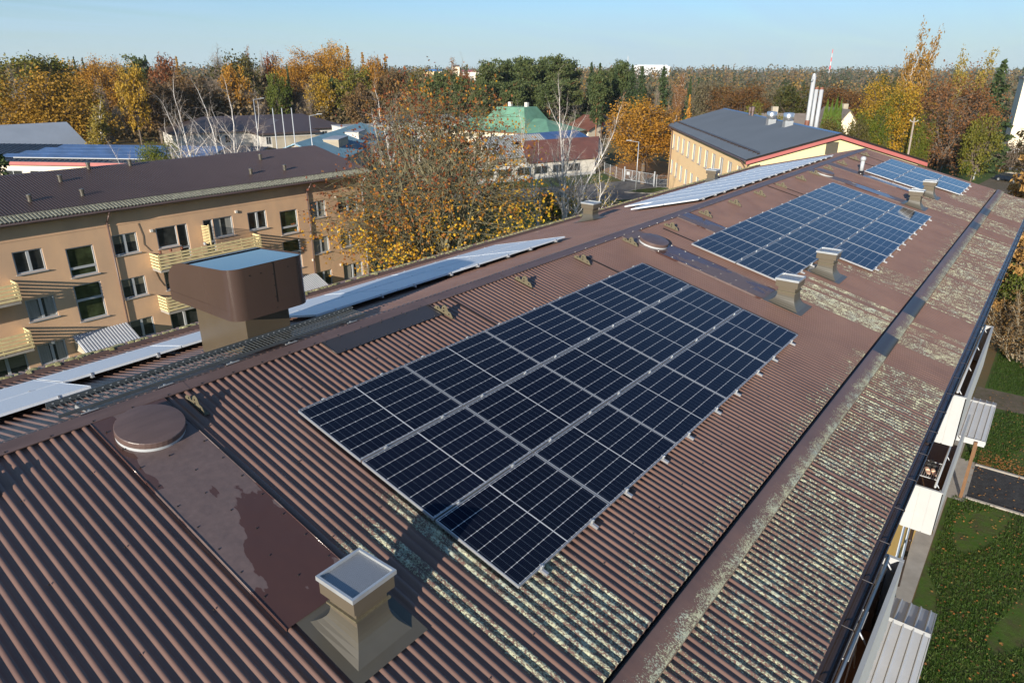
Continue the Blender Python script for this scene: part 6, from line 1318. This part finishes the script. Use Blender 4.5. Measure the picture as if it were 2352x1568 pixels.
# near bare birches, each stem group a tree
def birch(x, y, stems, label, seed, extra=None, Hs=1.0, leaf=None):
    rg = np.random.default_rng(seed); segs = []; tips = []
    for (dx, dy, L_, r) in stems:
        grow(rg, segs, tips, (0, 0, 0), (dx, dy, 1), L_, r, 0, dict(n=(8, 7, 5, 4), wob=(.05, .12, .15, .18), trop=(.03, .05, -.02, -.14), tip=(.25, .25, .3, .3), start=(.25, .2, .2, 0), kids=(2, 2, 2, 0), ang=(.62, .62, .65, .5), len=(.50, .42, .42, .4)))
    t = thing('birch_tree', (x, y, 0), label, 'tree', 'bare white birches')
    big = [s[:4] for s in segs if s[4] <= 1]; sm = [(s[0], s[1], s[2]*.8, s[3]*.8) for s in segs if s[4] > 1]
    V, F = tubes(big, 7); me = np_mesh('trunk', V, F, smooth=True); link_mesh('trunk', me, M['barkbirch'], t)
    V, F = tubes(sm, 4); me = np_mesh('twigs', V, F, attrs={'rnd': ('FACE', np.repeat(rg.random(len(sm)), 4))}); link_mesh('twigs', me, M['birchtwig'], t)
    if leaf:
        P = np.array([t_[0] for t_ in tips]); P = P[rg.random(len(P)) < leaf]; V, F = quads(rg, P, .16); link_mesh('leaves', np_mesh('leaves', V, F, attrs={'rnd': ('FACE', rg.random(len(P)))}), M['leaf_birch_gold'], t)
M['birchtwig'] = leaf_mat('birch twigs', [(.40, .34, .29), (.26, .20, .16), (.50, .46, .41)], 0, 0)
birch(29.5, 55.9, ((-.20, .30, 10.8, .17), (.02, .05, 11.4, .19)), 'leaning bare white birch at the left of the clump behind the tan building roof', 3)
birch(31.2, 54.7, ((-.06, .14, 11.2, .17), (.10, -.10, 11.6, .19)), 'upright bare white birch in the middle of the clump behind the tan building roof', 4)
birch(32.6, 53.6, ((.16, -.26, 10.2, .16), (-.10, .18, 10.1, .15)), 'bare white birch at the right of the clump behind the tan building roof', 5)
birch(27.4, 57.5, ((-.42, .50, 8.4, .13),), 'thin far-leaning birch at the left edge of the birch clump', 6)
birch(41.2, 40.3, ((-.05, .10, 11.2, .19), (.10, -.12, 10.7, .17), (-.20, .22, 9.6, .14)), 'bare white birch behind the left part of the foreground maple', 7)
birch(55.8, 31.8, ((-.10, .14, 10.4, .19), (.03, -.04, 11.5, .21), (.14, -.22, 10.4, .17)), 'many-stemmed bare white birch in front of the rusty barn', 8)
birch(54.4, 34.2, ((-.05, .06, 9.8, .14),), 'slim bare birch just left of the many-stemmed birch', 9, leaf=.05)
birch(51.0, 25.8, ((.16, -.12, 6.6, .11), (-.14, .12, 5.8, .09)), 'small weeping birch beside the parking lot', 10, leaf=.04)

# foreground maple
MAPLE_K = 3.4
def maple():
    rg = np.random.default_rng(17); t = thing('maple_tree', (32.9, 27.9, 0), 'large lichened maple with yellow, orange and red leaves in front of the tan building gable', 'tree')
    SG, Tp = branchy(rg, 15.4, 8.6, 1.6, 18, 8, 9, 5, .30)
    big = [s[:4] for s in SG if s[4] <= 2]; sm = [s[:4] for s in SG if s[4] > 2]
    V, F = tubes(big, 7); link_mesh('trunk', np_mesh('trunk', V, F, smooth=True), M['barklichen'], t); V, F = tubes(sm, 4)
    link_mesh('branches', np_mesh('branches', V, F), M['maplebranch'], t)
    # leaves: thick and yellow low down on the side towards the roof, thin and rusty above and to the left
    side = Tp[:, 0]*.62-Tp[:, 1]*.78; z = Tp[:, 2]/14.6; low = 1-smooth(.35, .75, z); front = -(Tp[:, 0]*.78+Tp[:, 1]*.62)/8.3
    dens = .20+.80*low*(.20+.80*smooth(-.4, .6, front))*(.55+.45*smooth(-.6, .3, side/8.1))+.22*(z > .72)
    reps = rg.poisson(dens*MAPLE_K); P = np.repeat(Tp, reps, 0); lowr = np.repeat(low, reps); sider = np.repeat(side, reps)
    P = P+rg.normal(0, .16, P.shape); P[:, 2] -= .08; n = len(P)
    tone = np.clip(.25+.55*lowr+.03*sider+rg.normal(0, .17, n)+.25*(np.sin(P[:, 0]*1.3)*np.sin(P[:, 2]*1.1)), 0, 1)
    # a maple leaf: a fan of five lobes as a quad pair (two crossed, folded quads)
    V1, F1 = quads(rg, P, .19, 1.0); V2, F2 = quads(rg, P+rg.normal(0, .03, P.shape), .15, 1.2)
    link_mesh('crown', np_mesh('crown', np.concatenate([V1, V2]), np.concatenate([F1, F2+len(V1)]), attrs={'rnd': ('FACE', np.concatenate([tone, tone]))}), M['mapleleaf'], t)
    print('maple', len(SG), n)
M['maplebranch'] = simple('lichened twigs', (0.185, 0.165, 0.075), 0.9, 0, 0.5, 1.2, col2=(0.085, 0.072, 0.050))
M['mapleleaf'] = leaf_mat('maple leaves', [(.16, .045, .022), (.26, .09, .03), (.38, .17, .025), (.55, .30, .02), (.62, .42, .03)], 0, .3)
maple()

# larch at the right edge, dark spruce at the left edge
for (x, y, h, r, kind, lab, k) in ((56.5, -7.4, 17.5, 3.0, 'larch_gold', 'feathery orange larch at the right edge in front of the cream block', 1), (66.5, -7.0, 19.0, 3.0, 'larch_gold', 'taller orange larch farther back at the right edge', 2), (15.6, 62.5, 11.6, 2.6, 'spruce', 'dark spruce at the left edge between the tan and cream buildings', 0)):
    BASE['larch_gold'] = 'larchnear'; plant(kind, x, y, h, r, lab, k, 'conifers at the picture edges')
# shrubs: bare lilac at the lower right, dark hedge, small conifers
def shrub(x, y, h, r, label, seed, leaf=None, n=26, cat='shrub', thin=1.0, tw='twig', name='shrub'):
    rg = np.random.default_rng(seed); segs = []; tips = []
    for i in range(n):
        a = rg.uniform(0, 6.28); k = rg.random()**.5
        grow(rg, segs, tips, (math.cos(a)*r*.25*k, math.sin(a)*r*.25*k, 0), (math.cos(a)*k*r/h, math.sin(a)*k*r/h, 1), h*rg.uniform(.5, .8), .035*thin, 0, dict(n=(5, 4, 3), wob=(.12, .2, .25), trop=(.02, .02, 0), tip=(.4, .4, .4), start=(.3, .25, 0), kids=(2, 2, 0), ang=(.6, .7, .5), len=(.5, .5, .5)))
    t = thing(name, (x, y, 0), label, cat); V, F = tubes([s[:4] for s in segs], 4); link_mesh('stems', np_mesh('stems', V, F, attrs={'rnd': ('FACE', np.repeat(rg.random(len(segs)), 4))}), M[tw], t)
    if leaf: P = np.repeat(np.array([q[0] for q in tips]), leaf[1], 0); P = P+rg.normal(0, .12, P.shape); V, F = quads(rg, P, leaf[2]); link_mesh('leaves', np_mesh('leaves', V, F, attrs={'rnd': ('FACE', rg.random(len(P)))}), M[leaf[0]], t)
M['lilac'] = leaf_mat('lilac stems', [(.26, .21, .14), (.36, .31, .22), (.18, .14, .09)], 0, 0)
shrub(46.5, -8.6, 4.4, 3.6, 'big half-bare lilac bush on the lawn at the right edge', 31, ('leaf_oak_brown', 1, .12), 34, thin=1.3, tw='lilac')
shrub(56.5, -7.6, 4.6, 2.6, 'green bush behind the lilac near the far end of the roof', 32, ('leaf_oak_green', 2, .16), 24, tw='lilac')
shrub(51.5, -9.8, 4.0, 2.4, 'brown bush right of the lilac at the picture edge', 33, ('leaf_oak_brown', 2, .12), 24, tw='lilac')
M['hedgeleaf'] = leaf_mat('hedge leaves', [(.075, .05, .03), (.11, .07, .04), (.055, .05, .03)], 0, .1)
def hedge(x0, y0, x1, y1, n, h, label, seed):
    rg = np.random.default_rng(seed); t = thing('hedge', ((x0+x1)/2, (y0+y1)/2, 0), label, 'hedge'); s_ = rg.random(n); c = np.stack([x0+(x1-x0)*s_, y0+(y1-y0)*s_, np.zeros(n)], 1)+rg.normal(0, .9, (n, 3))*np.array([1, 1, 0]); top = h*(.75+.25*np.sin(s_*23+seed)*np.sin(s_*57))*rg.uniform(.75, 1.05, n)
    A = c-np.array(org(t)); B = A+np.stack([rg.normal(0, .9, n), rg.normal(0, .9, n), top], 1); mid = (A+B)/2+rg.normal(0, .3, (n, 3))
    segs = [(A[i], mid[i], .03, .02) for i in range(n)]+[(mid[i], B[i], .02, .008) for i in range(n)]; V, F = tubes(segs, 3); link_mesh('stems', np_mesh('stems', V, F, attrs={'rnd': ('FACE', np.repeat(rg.random(len(segs)), 3))}), M['twig'], t)
    k = rg.integers(0, n, n*9); u = rg.random((n*9, 1)); P = A[k]*(1-u)+B[k]*u+rg.normal(0, .35, (n*9, 3)); P[:, 2] = np.abs(P[:, 2]); V, F = quads(rg, P, .26, 1.4); link_mesh('foliage', np_mesh('foliage', V, F, attrs={'rnd': ('FACE', rg.random(len(P)))}), M['hedgeleaf'], t)
hedge(133, 26, 156, 8.5, 900, 5.2, 'long brown leafless hedge behind the road on the right', 41)
hedge(156, 8.5, 161, -8, 700, 6.0, 'darker high hedge behind the round road sign', 42)
plant('thuja', 142.5, 5.4, 3.6, 1.0, 'small pointed yellow-green conifer on the shaded lawn', 2, 'conifers at the picture edges')
plant('oak_green', 58.0, 35.0, 4.5, 2.6, 'small green bush under the many-stemmed birch', 1, 'small bushes')
plant('oak_green2', 36.0, 76.0, 9.0, 2.6, 'green bushy tree top showing over the tan building ridge', 2, 'small bushes')
# far woods, filling the land out to the horizon: nobody could count them
def far_wood():
    rg = np.random.default_rng(77); cx, cy = -4.3, -7.9; VV = []; FF = []; AA = []; b0 = 0
    for (d0, d1, n, h0, h1, k, sz, Rc) in ((205, 330, 800, 7, 13, 95, .75, 3.6), (330, 600, 1500, 9, 15, 46, 1.15, 4.4), (600, 1100, 2300, 12, 18, 24, 1.9, 5.6), (1100, 2300, 3000, 15, 24, 14, 3.2, 8.5)):
        a = np.radians(rg.uniform(-4, 84, n)); d = np.sqrt(rg.uniform(d0**2, d1**2, n)); h = rg.uniform(h0, h1, n)+3.0*(np.sin(a*9+d/300) > .2)*(d > 600)
        tn = np.clip(.53+.30*np.sin(a*37)*np.sin(d/41)+.22*np.sin(a*91+d/17)+rg.normal(0, .20, n), 0, 1)
        q = rg.normal(size=(n, k, 3)); q /= np.linalg.norm(q, axis=2, keepdims=True); q *= rg.random((n, k, 1))**.35; hh = h[:, None]; con = (tn < .30)[:, None]; z = hh*.54+q[:, :, 2]*hh*.46; rad = np.where(con, Rc*.9*(1.05-z/hh), Rc*rg.uniform(.6, 1.1, (n, 1)))
        P = np.stack([(cx+d*np.cos(a))[:, None]+q[:, :, 0]*rad, (cy+d*np.sin(a))[:, None]+q[:, :, 1]*rad, z], -1).reshape(-1, 3)
        V, F = quads(rg, P, sz, 1.1); VV.append(V); FF.append(F+b0); b0 += len(V); AA.append(np.clip(np.repeat(tn, k)+rg.normal(0, .07, n*k), 0, 1))
    setp(link_mesh('far_wood', np_mesh('far_wood', np.concatenate(VV), np.concatenate(FF), attrs={'rnd': ('FACE', np.concatenate(AA))}), M['farleaf']), 'mixed autumn woods reaching to the horizon', None, None, 'stuff')
M['farleaf'] = leaf_mat('far wood foliage', [(.026, .042, .020), (.042, .058, .026), (.075, .080, .045), (.105, .088, .055), (.15, .095, .045), (.26, .16, .04)], 0, .2)
far_wood()
def under():
    rg = np.random.default_rng(78); n = 1500; a = np.radians(rg.uniform(40, 84, n)); d = rg.uniform(192, 262, n); x, y = -4.3+d*np.cos(a), -7.9+d*np.sin(a); h = rg.uniform(4, 13, n); k = 34
    q = rg.normal(size=(n, k, 3)); P = np.stack([x[:, None]+q[..., 0]*1.5, y[:, None]+q[..., 1]*1.5, np.abs(h[:, None]*.5+q[..., 2]*h[:, None]*.3)], -1).reshape(-1, 3); V, F = quads(rg, P, .75, 1.2)
    setp(link_mesh('wood_undergrowth', np_mesh('wood_undergrowth', V, F, attrs={'rnd': ('FACE', np.clip(np.repeat(rg.random(n), k)*.8+rg.random(n*k)*.2, 0, 1))}), M['underleaf']), 'brown undergrowth and small trees inside the wood', None, None, 'stuff')
M['underleaf'] = leaf_mat('undergrowth foliage', [(.085, .07, .032), (.13, .095, .045), (.16, .11, .05), (.21, .13, .045)], 0, .2)
under()
# pale autumn air
HAZE = 0.00007
hb = MB(); hb.box(-120, 2700, -700, 2700, -1.0, 62); hz_ = hb.build('haze', []); setp(hz_, None, None, None, 'stuff')
hm = bpy.data.materials.new('autumn haze'); hm.use_nodes = True; ht = hm.node_tree; ht.nodes.clear(); pv = ht.nodes.new('ShaderNodeVolumePrincipled'); ho = ht.nodes.new('ShaderNodeOutputMaterial')
pv.inputs['Color'].default_value = (0.80, 0.88, 0.96, 1); pv.inputs['Density'].default_value = HAZE; pv.inputs['Anisotropy'].default_value = 0.0; ht.links.new(pv.outputs[0], ho.inputs['Volume']); hz_.data.materials.append(hm)
for o in bpy.data.objects:
    if o.type == 'EMPTY' and not o.children: bpy.data.objects.remove(o)
